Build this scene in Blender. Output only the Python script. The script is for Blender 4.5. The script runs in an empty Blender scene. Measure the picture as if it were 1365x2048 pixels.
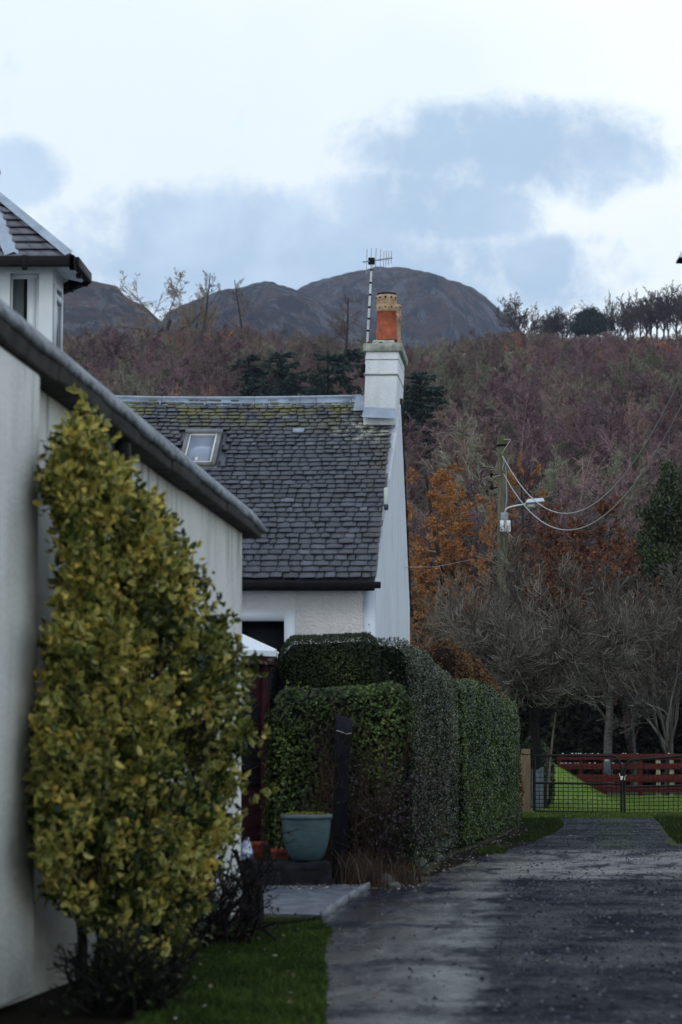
import bpy, math, random
import numpy as np
from mathutils import Vector
R = math.radians
rng = np.random.default_rng(7)
random.seed(7)
sc = bpy.context.scene
col = sc.collection

# ------------------------------------------------------------------ camera
FPX = 2048 * 85 / 36.0
PITCH = math.atan(439 / FPX)
EYE = 1.6
cd = bpy.data.cameras.new('camera'); cam = bpy.data.objects.new('camera', cd); col.objects.link(cam)
cd.sensor_fit = 'VERTICAL'; cd.sensor_height = 36; cd.sensor_width = 24; cd.lens = 85
cam.location = (0, 0, EYE); cam.rotation_euler = (R(90) + PITCH, 0, 0)
cd.clip_start = .1; cd.clip_end = 20000
cd.dof.use_dof = True; cd.dof.focus_distance = 46; cd.dof.aperture_fstop = 2.8; cd.dof.aperture_blades = 7
sc.camera = cam
sc.render.resolution_x = 682; sc.render.resolution_y = 1024

# ------------------------------------------------------------------ exposure
sc.view_settings.view_transform = 'Standard'; sc.view_settings.look = 'None'
sc.view_settings.exposure = 0.0; sc.view_settings.gamma = 1.0
sc.cycles.max_bounces = 5; sc.cycles.diffuse_bounces = 3; sc.cycles.volume_bounces = 0
sc.cycles.transparent_max_bounces = 8

# ------------------------------------------------------------------ node helpers
class NT:
    def __init__(s, t): s.t = t; s.n = t.nodes; s.l = t.links
    def new(s, ty, **kw):
        n = s.n.new(ty)
        for k, v in kw.items():
            if isinstance(k, str) and hasattr(n, k): setattr(n, k, v)
        return n
    def put(s, sock, v):
        if hasattr(v, 'is_linked') or isinstance(v, bpy.types.NodeSocket): s.l.new(v, sock)
        else: sock.default_value = v
    def math(s, op, a, b=0.0, c=None, clamp=False):
        n = s.n.new('ShaderNodeMath'); n.operation = op; n.use_clamp = clamp
        s.put(n.inputs[0], a); s.put(n.inputs[1], b)
        if c is not None: s.put(n.inputs[2], c)
        return n.outputs[0]
    def mix(s, f, a, b):
        n = s.n.new('ShaderNodeMix'); n.data_type = 'RGBA'
        s.put(n.inputs[0], f); s.put(n.inputs[6], c4(a)); s.put(n.inputs[7], c4(b))
        return n.outputs[2]
    def ramp(s, f, stops, interp='LINEAR'):
        n = s.n.new('ShaderNodeValToRGB'); cr = n.color_ramp; cr.interpolation = interp
        while len(cr.elements) < len(stops): cr.elements.new(.5)
        for e, (p, c) in zip(cr.elements, stops):
            e.position = p; e.color = c4(c)
        s.put(n.inputs[0], f); return n.outputs[0]
    def step(s, f, a, b):
        n = s.n.new('ShaderNodeMapRange'); n.interpolation_type = 'SMOOTHSTEP'
        s.put(n.inputs[0], f); n.inputs[1].default_value = a; n.inputs[2].default_value = b
        return n.outputs[0]
    def noise(s, vec, scale, detail=4, rough=.55, sc3=None, dist=0.0):
        if sc3 is not None:
            m = s.n.new('ShaderNodeMapping'); s.l.new(vec, m.inputs[0]); m.inputs[3].default_value = sc3; vec = m.outputs[0]
        n = s.n.new('ShaderNodeTexNoise'); s.l.new(vec, n.inputs['Vector'])
        n.inputs['Scale'].default_value = scale; n.inputs['Detail'].default_value = detail
        n.inputs['Roughness'].default_value = rough; n.inputs['Distortion'].default_value = dist
        return n.outputs[0]
def c4(c):
    if isinstance(c, bpy.types.NodeSocket): return c
    if isinstance(c, (int, float)): return (c, c, c, 1)
    return tuple(c) + (1,) if len(c) == 3 else c

# ------------------------------------------------------------------ world: pale overcast with blue-grey cloud banks
w = bpy.data.worlds.new('World'); sc.world = w; w.use_nodes = True
t = NT(w.node_tree); t.n.clear()
tc = t.new('ShaderNodeTexCoord'); V = tc.outputs['Generated']
sp = t.new('ShaderNodeSeparateXYZ'); t.l.new(V, sp.inputs[0])
yy = t.math('MAXIMUM', t.math('ABSOLUTE', sp.outputs[1]), .12)
u = t.math('DIVIDE', sp.outputs[0], yy); v = t.math('DIVIDE', sp.outputs[2], yy)
n1 = t.noise(V, 17, 8, .56, dist=.35); n2 = t.noise(V, 42, 9, .66, dist=.25); n3 = t.noise(V, 3.2, 4, .5)
def blob(px, py, a, b):
    uu = t.math('DIVIDE', t.math('SUBTRACT', u, (px - 682.5) / FPX), a / FPX)
    vv = t.math('DIVIDE', t.math('SUBTRACT', v, (1463 - py) / FPX), b / FPX)
    q = t.math('SUBTRACT', 1.0, t.math('ADD', t.math('MULTIPLY', uu, uu), t.math('MULTIPLY', vv, vv)))
    return t.math('MAXIMUM', q, -.7)
m = None
for bb in [(1010, 285, 330, 125), (880, 400, 240, 110), (430, 480, 310, 135), (640, 540, 640, 125), (1080, 540, 130, 90), (10, 330, 110, 70),
           (-700, 300, 500, 260), (2300, 250, 500, 300)]:
    q = blob(*bb)
    m = q if m is None else t.math('MAXIMUM', m, q)
m = t.math('ADD', m, t.math('MULTIPLY', t.math('SUBTRACT', n1, .5), 2.3))
m = t.math('ADD', m, t.math('MULTIPLY', t.math('SUBTRACT', n2, .5), 1.9))
edge = t.step(m, -.38, .62)
body = t.mix(t.step(n1, .35, .7), (.375, .505, .655), (.51, .64, .775))
white = t.mix(t.step(n3, .38, .62), (.72, .80, .85), (.86, .905, .915))
wisp = t.math('MULTIPLY', t.step(n2, .5, .75), .3)
white = t.mix(wisp, white, (.76, .85, .94))
cl = t.mix(edge, white, body); cl = t.mix(t.math('MULTIPLY', t.step(v, .45, 1.6), .55), cl, (.42, .60, .92))
sky = t.new('ShaderNodeTexSky'); sky.sky_type = 'NISHITA'; sky.sun_disc = False
SUN_EL, SUN_AZ = R(38), R(205)
sky.sun_elevation = SUN_EL; sky.sun_rotation = SUN_AZ
skm = t.mix(1.0, sky.outputs[0], sky.outputs[0])
bg1 = t.new('ShaderNodeBackground'); t.l.new(sky.outputs[0], bg1.inputs[0]); bg1.inputs[1].default_value = .05
bg2 = t.new('ShaderNodeBackground'); t.l.new(cl, bg2.inputs[0]); bg2.inputs[1].default_value = 1.40
ms = t.new('ShaderNodeMixShader'); ms.inputs[0].default_value = .93
t.l.new(bg1.outputs[0], ms.inputs[1]); t.l.new(bg2.outputs[0], ms.inputs[2])
wo = t.new('ShaderNodeOutputWorld'); t.l.new(ms.outputs[0], wo.inputs[0])

sd = bpy.data.lights.new('sun', 'SUN'); sd.energy = .5; sd.angle = R(18); sd.color = (1, .97, .92)
so = bpy.data.objects.new('sun', sd); col.objects.link(so)
so.rotation_euler = (R(90) - SUN_EL, 0, math.pi - SUN_AZ)

# ------------------------------------------------------------------ pixel <-> world (to read places off the photograph)
ct, st = math.cos(PITCH), math.sin(PITCH)
def W(px, py, D):
    rx, ry = px - 682.5, 1024 - py
    y = FPX * ct - ry * st; z = FPX * st + ry * ct; k = D / y
    return Vector((rx * k, D, EYE + z * k))
def GP(px, py, z=0.0):
    rx, ry = px - 682.5, 1024 - py
    y = FPX * ct - ry * st; zz = FPX * st + ry * ct; k = (z - EYE) / zz
    return Vector((rx * k, y * k, z))

# ------------------------------------------------------------------ mesh helpers
class MB:
    def __init__(s): s.v = []; s.f = []; s.t = []; s.m = []; s.n = 0
    def add(s, v, f, tint=.5, mat=0):
        v = np.asarray(v, float).reshape(-1, 3); f = np.asarray(f, int)
        s.v.append(v); s.f.append(f + s.n); s.n += len(v)
        s.t.append(np.full(len(v), tint) if np.isscalar(tint) else np.asarray(tint, float))
        s.m.append(np.full(len(f), mat) if np.isscalar(mat) else np.asarray(mat)); return s
    def box(s, a, b, tint=.5, mat=0):
        x0, y0, z0 = a; x1, y1, z1 = b
        v = [(x0,y0,z0),(x1,y0,z0),(x1,y1,z0),(x0,y1,z0),(x0,y0,z1),(x1,y0,z1),(x1,y1,z1),(x0,y1,z1)]
        return s.add(v, BOXF, tint, mat)
    def hexa(s, v8, tint=.5, mat=0): return s.add([tuple(p) for p in v8], BOXF, tint, mat)
    def tube(s, pts, rad, sides=8, tint=.5, mat=0, cap=True):
        P = np.array([tuple(p) for p in pts], float)[None]; rad = np.full(P.shape[1], rad) if np.isscalar(rad) else np.array(rad, float)
        v, f = tubes(P, rad[None], sides); s.add(v, f, tint, mat)
        if cap:
            for k in (0, P.shape[1] - 1):
                ring = v[k * sides:(k + 1) * sides]; c = ring.mean(0)
                s.add(np.vstack([ring, c]), [(i, (i + 1) % sides, sides) for i in range(sides)], tint, mat)
        return s
    def lathe(s, c, prof, n=24, tint=.5, mat=0):
        c = np.array(tuple(c)); a = np.linspace(0, 2 * np.pi, n, endpoint=False); v = []; f = []
        for r, z in prof: v.append(np.stack([c[0] + r * np.cos(a), c[1] + r * np.sin(a), np.full(n, c[2] + z)], 1))
        for k in range(len(prof) - 1):
            for i in range(n): j = (i + 1) % n; f.append((k*n+i, k*n+j, (k+1)*n+j, (k+1)*n+i))
        return s.add(np.vstack(v), f, tint, mat)
    def poly(s, pts, tint=.5, mat=0):     # n-gon, kept as its own list
        s.ng = getattr(s, 'ng', []); s.ng.append((s.n, len(pts), mat))
        s.v.append(np.array([tuple(p) for p in pts], float)); s.t.append(np.full(len(pts), tint)); s.n += len(pts); return s
    def mesh(s, name, mats, smooth=False):
        me = bpy.data.meshes.new(name)
        v = np.vstack(s.v); me.vertices.add(len(v)); me.vertices.foreach_set('co', v.astype(np.float32).ravel())
        loops = []; tot = []; mi = []
        for f, mm in zip(s.f, s.m):
            if len(f) == 0: continue
            loops.append(f.ravel()); tot.append(np.full(len(f), f.shape[1])); mi.append(mm)
        for st_, n_, mm in getattr(s, 'ng', []):
            loops.append(np.arange(st_, st_ + n_)); tot.append(np.array([n_])); mi.append(np.array([mm]))
        if loops:
            L = np.concatenate(loops); T = np.concatenate(tot); M = np.concatenate(mi)
            me.loops.add(len(L)); me.loops.foreach_set('vertex_index', L.astype(np.int32))
            me.polygons.add(len(T)); me.polygons.foreach_set('loop_start', np.concatenate([[0], np.cumsum(T)[:-1]]).astype(np.int32))
            me.polygons.foreach_set('loop_total', T.astype(np.int32)); me.polygons.foreach_set('material_index', M.astype(np.int32))
            if smooth: me.polygons.foreach_set('use_smooth', np.ones(len(T), bool))
        at = me.attributes.new('tint', 'FLOAT', 'POINT'); at.data.foreach_set('value', np.concatenate(s.t).astype(np.float32))
        for mt in (mats if isinstance(mats, (list, tuple)) else [mats]): me.materials.append(mt)
        me.update(calc_edges=True); return me
    def build(s, name, mats, parent=None, smooth=False, bevel=0):
        return link(name, s.mesh(name, mats, smooth), parent, bevel)
BOXF = [(0,3,2,1),(4,5,6,7),(0,1,5,4),(1,2,6,5),(2,3,7,6),(3,0,4,7)]
def link(name, me, parent=None, bevel=0):
    o = bpy.data.objects.new(name, me); col.objects.link(o)
    if parent is not None:
        o.parent = parent; o.location = -Vector(parent.location) if parent.get('wsp') else (0, 0, 0)
    if bevel:
        b = o.modifiers.new('bevel', 'BEVEL'); b.width = bevel; b.segments = 2; b.limit_method = 'ANGLE'
    return o
def thing(name, label, cat, loc=(0, 0, 0), group=None, world=True):
    """An Empty at the thing's base; parts are meshes given in world coordinates."""
    o = bpy.data.objects.new(name, None); col.objects.link(o); o.location = loc; o.empty_display_size = .2
    o['label'] = label; o['category'] = cat
    if group: o['group'] = group
    if world: o['wsp'] = 1
    return o
def tag(o, label=None, cat=None, group=None, kind=None):
    for k, x in (('label', label), ('category', cat), ('group', group), ('kind', kind)):
        if x: o[k] = x
    return o
def tubes(P, Rr, sides):
    """P (N,S,3) polylines, Rr (N,S) radii -> verts, quads."""
    N, S, _ = P.shape
    T = np.gradient(P, axis=1); T /= np.linalg.norm(T, axis=2, keepdims=True) + 1e-9
    ref = np.where(np.abs(T[..., 2:3]) > .9, np.array([1., 0, 0]), np.array([0, 0, 1.]))
    A = np.cross(T, ref); A /= np.linalg.norm(A, axis=2, keepdims=True) + 1e-9; B = np.cross(T, A)
    a = np.linspace(0, 2 * np.pi, sides, endpoint=False)
    ring = P[:, :, None] + Rr[:, :, None, None] * (np.cos(a)[None, None, :, None] * A[:, :, None] + np.sin(a)[None, None, :, None] * B[:, :, None])
    v = ring.reshape(-1, 3)
    base = (np.arange(N)[:, None, None] * S + np.arange(S - 1)[None, :, None]) * sides
    i = np.arange(sides)[None, None]; j = (i + 1) % sides
    f = np.stack([base + i, base + j, base + sides + j, base + sides + i], -1).reshape(-1, 4)
    return v, f
def unit(a): return a / (np.linalg.norm(a, axis=-1, keepdims=True) + 1e-9)
def leafquads(c, L, Wd, rg, nrm=None, spread=1.0, dirs=None):
    """Diamond leaves at centres c. L, Wd arrays or scalars."""
    n = len(c)
    a = unit(rg.normal(size=(n, 3))) if dirs is None else unit(dirs + rg.normal(size=(n, 3)) * spread)
    if nrm is None: b = unit(np.cross(a, rg.normal(size=(n, 3))))
    else:
        q = unit(nrm + rg.normal(size=(n, 3)) * spread); b = unit(np.cross(a, q)); a = unit(np.cross(q, b))
    L = (np.full(n, L) if np.isscalar(L) else L)[:, None]; Wd = (np.full(n, Wd) if np.isscalar(Wd) else Wd)[:, None]
    v = np.stack([c - a * L / 2, c + b * Wd / 2, c + a * L / 2, c - b * Wd / 2], 1).reshape(-1, 3)
    f = np.arange(4 * n).reshape(n, 4)
    return v, f
def vnoise(x, y, seed=0):
    xi = np.floor(x).astype(int); yi = np.floor(y).astype(int); fx = x - xi; fy = y - yi
    fx = fx * fx * (3 - 2 * fx); fy = fy * fy * (3 - 2 * fy)
    def h(a, b):
        n = (a * 374761393 + b * 668265263 + seed * 1274126177) & 0xffffffff
        n = ((n ^ (n >> 13)) * 1274126177) & 0xffffffff
        return ((n ^ (n >> 16)) & 0xffff) / 65535.0
    return (h(xi, yi) * (1 - fx) + h(xi + 1, yi) * fx) * (1 - fy) + (h(xi, yi + 1) * (1 - fx) + h(xi + 1, yi + 1) * fx) * fy
def fbm(x, y, o=5, seed=0):
    s = 0; a = .5
    for k in range(o): s = s + a * (vnoise(x, y, seed + k) - .5); x = x * 2.03; y = y * 2.03; a *= .5
    return s
def lerp(x, xs, ys): return np.interp(x, xs, ys)

# ------------------------------------------------------------------ materials
def pmat(name, fn, rough=.8, spec=.3):
    m = bpy.data.materials.new(name); m.use_nodes = True
    t = NT(m.node_tree); b = m.node_tree.nodes['Principled BSDF']
    b.inputs['Roughness'].default_value = rough; b.inputs['Specular IOR Level'].default_value = spec
    tc = t.new('ShaderNodeTexCoord'); geo = t.new('ShaderNodeNewGeometry')
    t.pos = geo.outputs['Position']; t.obj = tc.outputs['Object']; t.b = b; t.geo = geo
    def attr(n='tint'):
        a = t.new('ShaderNodeAttribute'); a.attribute_name = n; return a.outputs['Fac']
    t.attr = attr
    def bump(h, strength=.4, dist=.01):
        n = t.new('ShaderNodeBump'); t.put(n.inputs['Height'], h); n.inputs['Strength'].default_value = strength
        n.inputs['Distance'].default_value = dist; t.l.new(n.outputs[0], b.inputs['Normal'])
    t.bump = bump
    r = fn(t)
    if r is not None: t.put(b.inputs['Base Color'], c4(r))
    return m
def plain(name, c, rough=.6, spec=.4, var=.25, scale=6, metal=0):
    def fn(t):
        t.b.inputs['Metallic'].default_value = metal
        n = t.noise(t.pos, scale, 5, .6)
        d = tuple(x * (1 - var) for x in c); l = tuple(min(1, x * (1 + var)) for x in c)
        return t.ramp(n, [(.3, d), (.7, l)])
    return pmat(name, fn, rough, spec)
def leafmat(name, stops, rough=.45, spec=.35, patch=.0, pscale=1.5, trans=.15):
    def fn(t):
        f = t.attr()
        if patch: f = t.math('ADD', f, t.math('MULTIPLY', t.math('SUBTRACT', t.noise(t.pos, pscale, 3), .5), patch))
        c = t.ramp(f, stops)
        tr = t.new('ShaderNodeBsdfTranslucent'); t.l.new(c, tr.inputs[0])
        mx = t.new('ShaderNodeMixShader'); mx.inputs[0].default_value = trans
        out = [n for n in t.n if n.type == 'OUTPUT_MATERIAL'][0]
        t.l.new(t.b.outputs[0], mx.inputs[1]); t.l.new(tr.outputs[0], mx.inputs[2]); t.l.new(mx.outputs[0], out.inputs[0])
        return c
    return pmat(name, fn, rough, spec)

def wall_render(name, base, dirt, bscale=60, bstr=.6, streak=True, moss=0.0):
    def fn(t):
        n = t.noise(t.pos, 1.3, 6, .6); s = t.noise(t.pos, 5, 5, .6, sc3=(1, 1, .12))
        f = t.math('MULTIPLY', t.step(n, .4, .75), .45)
        if streak: f = t.math('ADD', f, t.math('MULTIPLY', t.step(s, .45, .78), .55), clamp=True)
        vo = t.new('ShaderNodeTexVoronoi'); vo.inputs['Scale'].default_value = bscale; t.l.new(t.pos, vo.inputs['Vector'])
        h = t.math('ADD', t.noise(t.pos, bscale * .6, 4, .7), t.math('MULTIPLY', vo.outputs[0], -.6))
        t.bump(h, bstr, .02)
        c = t.mix(f, base, dirt)
        if moss:
            sy = t.new('ShaderNodeSeparateXYZ'); t.l.new(t.pos, sy.inputs[0]); dtop = t.math('ADD', t.math('MULTIPLY', sy.outputs[1], .0635), sy.outputs[2])
            drip = t.noise(t.pos, 9, 4, .6, sc3=(1, 1, .05)); band_ = t.step(dtop, 3.95, 4.65)
            c = t.mix(t.math('MULTIPLY', t.math('MULTIPLY', band_, t.step(drip, .50, .66)), .6), c, (.09, .09, .085))
            cr = t.new('ShaderNodeTexVoronoi'); cr.feature = 'DISTANCE_TO_EDGE'; cr.inputs['Scale'].default_value = .9; t.l.new(t.pos, cr.inputs['Vector'])
            c = t.mix(t.math('MULTIPLY', t.step(cr.outputs[0], .006, .0), .15), c, (.16, .16, .155))
        if moss:
            sx = t.new('ShaderNodeSeparateXYZ'); t.l.new(t.pos, sx.inputs[0])
            low = t.step(sx.outputs[2], 1.0, 0.0)
            c = t.mix(t.math('MULTIPLY', t.math('MULTIPLY', low, t.noise(t.pos, 4, 5)), moss), c, (.16, .17, .11))
        return c
    return pmat(name, fn, .85, .25)
M = {}
M['roughcast'] = wall_render('roughcast', (.68, .67, .68), (.50, .49, .51), 34, .9)
M['gable_white'] = wall_render('gable_white', (.64, .68, .73), (.48, .50, .54), 60, .35)
M['paint_band'] = plain('paint_band', (.60, .67, .76), .6, .3, .06, 3)
M['chim_white'] = wall_render('chim_white', (.72, .76, .80), (.52, .54, .55), 45, .35)
M['old_wall'] = wall_render('old_wall', (.66, .655, .61), (.45, .45, .415), 26, .3, True, .9)
M['bay_white'] = plain('bay_white', (.66, .71, .76), .4, .4, .05, 2)
def slate_fn(t):
    f = t.attr(); n = t.noise(t.pos, 30, 5, .6); big = t.noise(t.pos, 1.6, 5, .65, dist=.4)
    c = t.ramp(f, [(0, (.026, .027, .035)), (.35, (.044, .046, .060)), (.7, (.072, .077, .098)), (1, (.12, .128, .155))])
    c = t.mix(t.math('MULTIPLY', t.step(n, .4, .8), .35), c, (.13, .13, .14))
    sx = t.new('ShaderNodeSeparateXYZ'); t.l.new(t.pos, sx.inputs[0])
    top = t.step(sx.outputs[2], 5.35, 5.95); n2 = t.noise(t.pos, 3.5, 5, .65)
    moss = t.math('MULTIPLY', top, t.step(n2, .42, .56))
    right = t.math('MULTIPLY', t.step(sx.outputs[0], .18, .62), t.step(n2, .42, .62))
    c = t.mix(t.math('MULTIPLY', moss, .85), c, (.13, .125, .035))
    c = t.mix(t.math('MULTIPLY', right, .7), c, (.075, .066, .04))
    # pale lichen below the chimney
    dx = t.math('SUBTRACT', sx.outputs[0], .35); dz = t.math('SUBTRACT', sx.outputs[2], 5.55)
    r2 = t.math('ADD', t.math('MULTIPLY', dx, dx), t.math('MULTIPLY', t.math('MULTIPLY', dz, dz), 5.0))
    lich = t.math('MULTIPLY', t.step(r2, .34, .02), t.step(t.noise(t.pos, 9, 5, .7), .47, .6))
    c = t.mix(t.math('MULTIPLY', lich, .8), c, (.36, .37, .31))
    t.bump(n, .3, .006)
    return c
M['slate'] = pmat('slate', slate_fn, .42, .5)
M['lead'] = plain('lead', (.26, .31, .37), .45, .5, .25, 4)
M['black_plastic'] = plain('black_plastic', (.008, .008, .010), .5, .12, .3)
M['dark_wood'] = plain('dark_wood', (.006, .006, .009), .8, .06, .4, 12)
M['maroon_wood'] = plain('maroon_wood', (.034, .012, .015), .75, .08, .3, 8)
def glass_fn(c):
    def fn(t): return c
    return fn
M['glass_dark'] = pmat('glass_dark', glass_fn((.015, .018, .022)), .06, .8)
M['glass_sky'] = pmat('glass_sky', glass_fn((.22, .26, .33)), .15, .8)
M['skyframe'] = plain('skyframe', (.13, .135, .14), .5, .4)
M['palepaint'] = plain('palepaint', (.6, .6, .55), .5, .4, .15)
M['terracotta'] = plain('terracotta', (.36, .095, .045), .75, .3, .35, 10)
M['buff'] = plain('buff', (.40, .27, .17), .8, .3, .35, 14)
M['alu'] = plain('alu', (.55, .57, .6), .4, .5, .2, 20)
M['steel'] = plain('steel', (.27, .29, .31), .45, .5, .3, 10)
M['stone_cap'] = plain('stone_cap', (.30, .31, .27), .9, .2, .55, 9)
def moss_fn(t):
    n = t.noise(t.pos, 12, 5, .7); t.bump(n, .6, .02)
    return t.ramp(n, [(.3, (.035, .035, .02)), (.55, (.09, .11, .02)), (.75, (.16, .19, .03))])
M['moss'] = pmat('moss', moss_fn, .95, .1)
def stone_fn(t):
    n = t.noise(t.pos, 7, 6, .65); t.bump(n, .7, .03)
    geo = t.new('ShaderNodeSeparateXYZ'); t.l.new(t.geo.outputs['Normal'], geo.inputs[0])
    c = t.ramp(n, [(.3, (.035, .035, .035)), (.7, (.13, .13, .125))])
    return t.mix(t.math('MULTIPLY', t.step(geo.outputs[2], .2, .8), t.step(n, .4, .6)), c, (.10, .12, .03))
M['mossy_stone'] = pmat('mossy_stone', stone_fn, .9, .2)
M['dark_stone'] = plain('dark_stone', (.014, .014, .016), .9, .08, .5, 9)
def pot_fn(t):
    n = t.noise(t.pos, 9, 4, .6, sc3=(1, 1, 4)); t.bump(n, .15, .01)
    return t.mix(t.math('MULTIPLY', t.step(t.noise(t.pos, 14, 5, .7), .56, .68), .5), t.ramp(n, [(.3, (.030, .058, .068)), (.7, (.062, .11, .118))]), (.05, .06, .045))
M['glaze'] = pmat('glaze', pot_fn, .38, .5)
def barkf(c0, c1, sc=14, zs=.25, b=.5):
    def fn(t):
        n = t.noise(t.pos, sc, 5, .65, sc3=(1, 1, zs)); t.bump(n, b, .02)
        return t.ramp(n, [(.3, c0), (.7, c1)])
    return fn
M['bark'] = pmat('bark', barkf((.012, .011, .01), (.05, .046, .04)), .9, .05)
M['bark_green'] = pmat('bark_green', barkf((.04, .04, .025), (.13, .135, .09)), .9, .2)
M['bark_dark'] = pmat('bark_dark', barkf((.006, .006, .005), (.022, .02, .018)), .9, .05)
M['bark_birch'] = pmat('bark_birch', barkf((.018, .017, .016), (.12, .115, .105), 8, 2.5), .8, .2)
M['post_new'] = pmat('post_new', barkf((.075, .052, .032), (.16, .12, .078), 20, .1, .3), .8, .2)
def pole_fn(t):
    n = t.noise(t.pos, 16, 5, .65, sc3=(1, 1, .08)); t.bump(n, .5, .02)
    c = t.ramp(n, [(.3, (.035, .032, .02)), (.7, (.19, .17, .125))])
    sx = t.new('ShaderNodeSeparateXYZ'); t.l.new(t.pos, sx.inputs[0])
    g = t.math('MULTIPLY', t.step(sx.outputs[2], 7.2, 8.4), t.step(t.noise(t.pos, 6, 4), .38, .6))
    return t.mix(t.math('MULTIPLY', g, .75), c, (.06, .075, .015))
M['pole'] = pmat('pole', pole_fn, .9, .2)
M['red_board'] = pmat('red_board', barkf((.04, .010, .009), (.10, .024, .02), 9, 1), .75, .06)
M['pale_post'] = plain('pale_post', (.30, .27, .19), .8, .2, .3, 12)
M['twig_grey'] = leafmat('twig_grey', [(0, (.025, .021, .019)), (.5, (.085, .074, .066)), (1, (.25, .23, .20))], .9, .1, .5, .6, 0)
M['twig_brown'] = leafmat('twig_brown', [(0, (.04, .024, .02)), (.5, (.10, .06, .05)), (1, (.17, .11, .08))], .9, .1, .5, .5, 0)
M['twig_dark'] = leafmat('twig_dark', [(0, (.005, .004, .004)), (.5, (.018, .013, .014)), (1, (.055, .042, .038))], .9, .1, .3, 2, 0)
M['larch_bare'] = leafmat('larch_bare', [(0, (.05, .035, .025)), (.5, (.15, .105, .07)), (1, (.34, .25, .17))], .9, .1, .3, 1, 0)
M['larch_gold'] = leafmat('larch_gold', [(0, (.14, .065, .04)), (.45, (.40, .18, .065)), (1, (.72, .37, .13))], .8, .1, .7, .7, .25)
M['rust_leaf'] = leafmat('rust_leaf', [(0, (.06, .03, .022)), (.5, (.19, .085, .05)), (1, (.36, .17, .09))], .8, .1, .6, 1.2, .2)
M['conifer'] = leafmat('conifer', [(0, (.010, .022, .018)), (.5, (.03, .06, .046)), (1, (.075, .12, .09))], .7, .2, .5, .5, .05)
M['ivy'] = leafmat('ivy', [(0, (.008, .014, .006)), (.5, (.026, .042, .013)), (1, (.08, .10, .025))], .5, .3, .7, .8, .1)
M['hedge_tall'] = leafmat('hedge_tall', [(0, (.006, .009, .003)), (.5, (.019, .031, .009)), (.85, (.044, .06, .017)), (1, (.09, .10, .03))], .5, .15, .4, 2.5, .08)
M['hedge_lane'] = leafmat('hedge_lane', [(0, (.008, .012, .004)), (.5, (.030, .042, .015)), (.8, (.07, .09, .035)), (1, (.20, .22, .14))], .32, .3, .5, 1.3, .1)
M['hedge_green'] = leafmat('hedge_green', [(0, (.008, .015, .003)), (.5, (.036, .065, .009)), (1, (.12, .17, .03))], .32, .28, .5, 1.5, .1)
M['hedge_low'] = leafmat('hedge_low', [(0, (.012, .010, .006)), (.2, (.016, .018, .007)), (.45, (.028, .044, .010)), (.85, (.07, .115, .024)), (1, (.13, .17, .045))], .45, .18, .6, 2.0, .1)
M['beech_rust'] = leafmat('beech_rust', [(0, (.03, .016, .008)), (.5, (.09, .05, .022)), (.75, (.17, .065, .028)), (1, (.15, .13, .04))], .8, .2, .6, 2.0, .15)
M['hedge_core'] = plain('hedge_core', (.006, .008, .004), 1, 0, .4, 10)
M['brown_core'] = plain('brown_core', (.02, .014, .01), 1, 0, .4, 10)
M['dead_stalk'] = leafmat('dead_stalk', [(0, (.016, .009, .007)), (.5, (.06, .038, .028)), (1, (.17, .125, .09))], .9, .1, .4, 3, .1)
M['grass'] = leafmat('grass', [(0, (.016, .014, .006)), (.3, (.014, .025, .005)), (.55, (.032, .062, .008)), (.85, (.08, .12, .018)), (1, (.16, .15, .06))], .7, .08, .9, 2.2, .2)
M['litter'] = leafmat('litter', [(0, (.06, .035, .02)), (.6, (.16, .11, .07)), (1, (.34, .31, .26))], .7, .3, 0, 1, 0)
# variegated leaf: deep green middle, yellow rim ('tint' 0 in the middle, 1 at the rim, plus leaf-to-leaf change)
M['variegated'] = leafmat('variegated', [(0, (.016, .028, .007)), (.18, (.065, .085, .016)), (.38, (.24, .235, .05)), (.66, (.50, .445, .12)), (1, (.70, .46, .07))], .45, .22, .25, 2.2, .22)

# ground materials
def ground_fn(t):
    n = t.noise(t.pos, .8, 6, .6); n2 = t.noise(t.pos, 14, 5, .65); t.bump(n2, .6, .03)
    c = t.ramp(n, [(.35, (.035, .03, .018)), (.55, (.045, .06, .018)), (.7, (.03, .028, .02))])
    return t.mix(t.step(n2, .45, .7), c, (.05, .04, .028))
M['earth'] = pmat('earth', ground_fn, .95, .1)
def soil_fn(t):
    n = t.noise(t.pos, 20, 6, .7); t.bump(n, .8, .03); return t.ramp(n, [(.3, (.006, .005, .004)), (.7, (.022, .018, .012))])
M['soil'] = pmat('soil', soil_fn, .95, .03)
def lawn_fn(t):
    n = t.noise(t.pos, .9, 5, .6, sc3=(.6, 1.6, 1)); n2 = t.noise(t.pos, 30, 4, .6, sc3=(.4, 1, 1)); t.bump(n2, .5, .03)
    c = t.ramp(n, [(.3, (.065, .12, .014)), (.5, (.115, .19, .02)), (.7, (.20, .25, .04))])
    return t.mix(t.step(n2, .5, .8), c, (.09, .13, .02))
M['lawn'] = pmat('lawn', lawn_fn, .85, .2)
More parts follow.
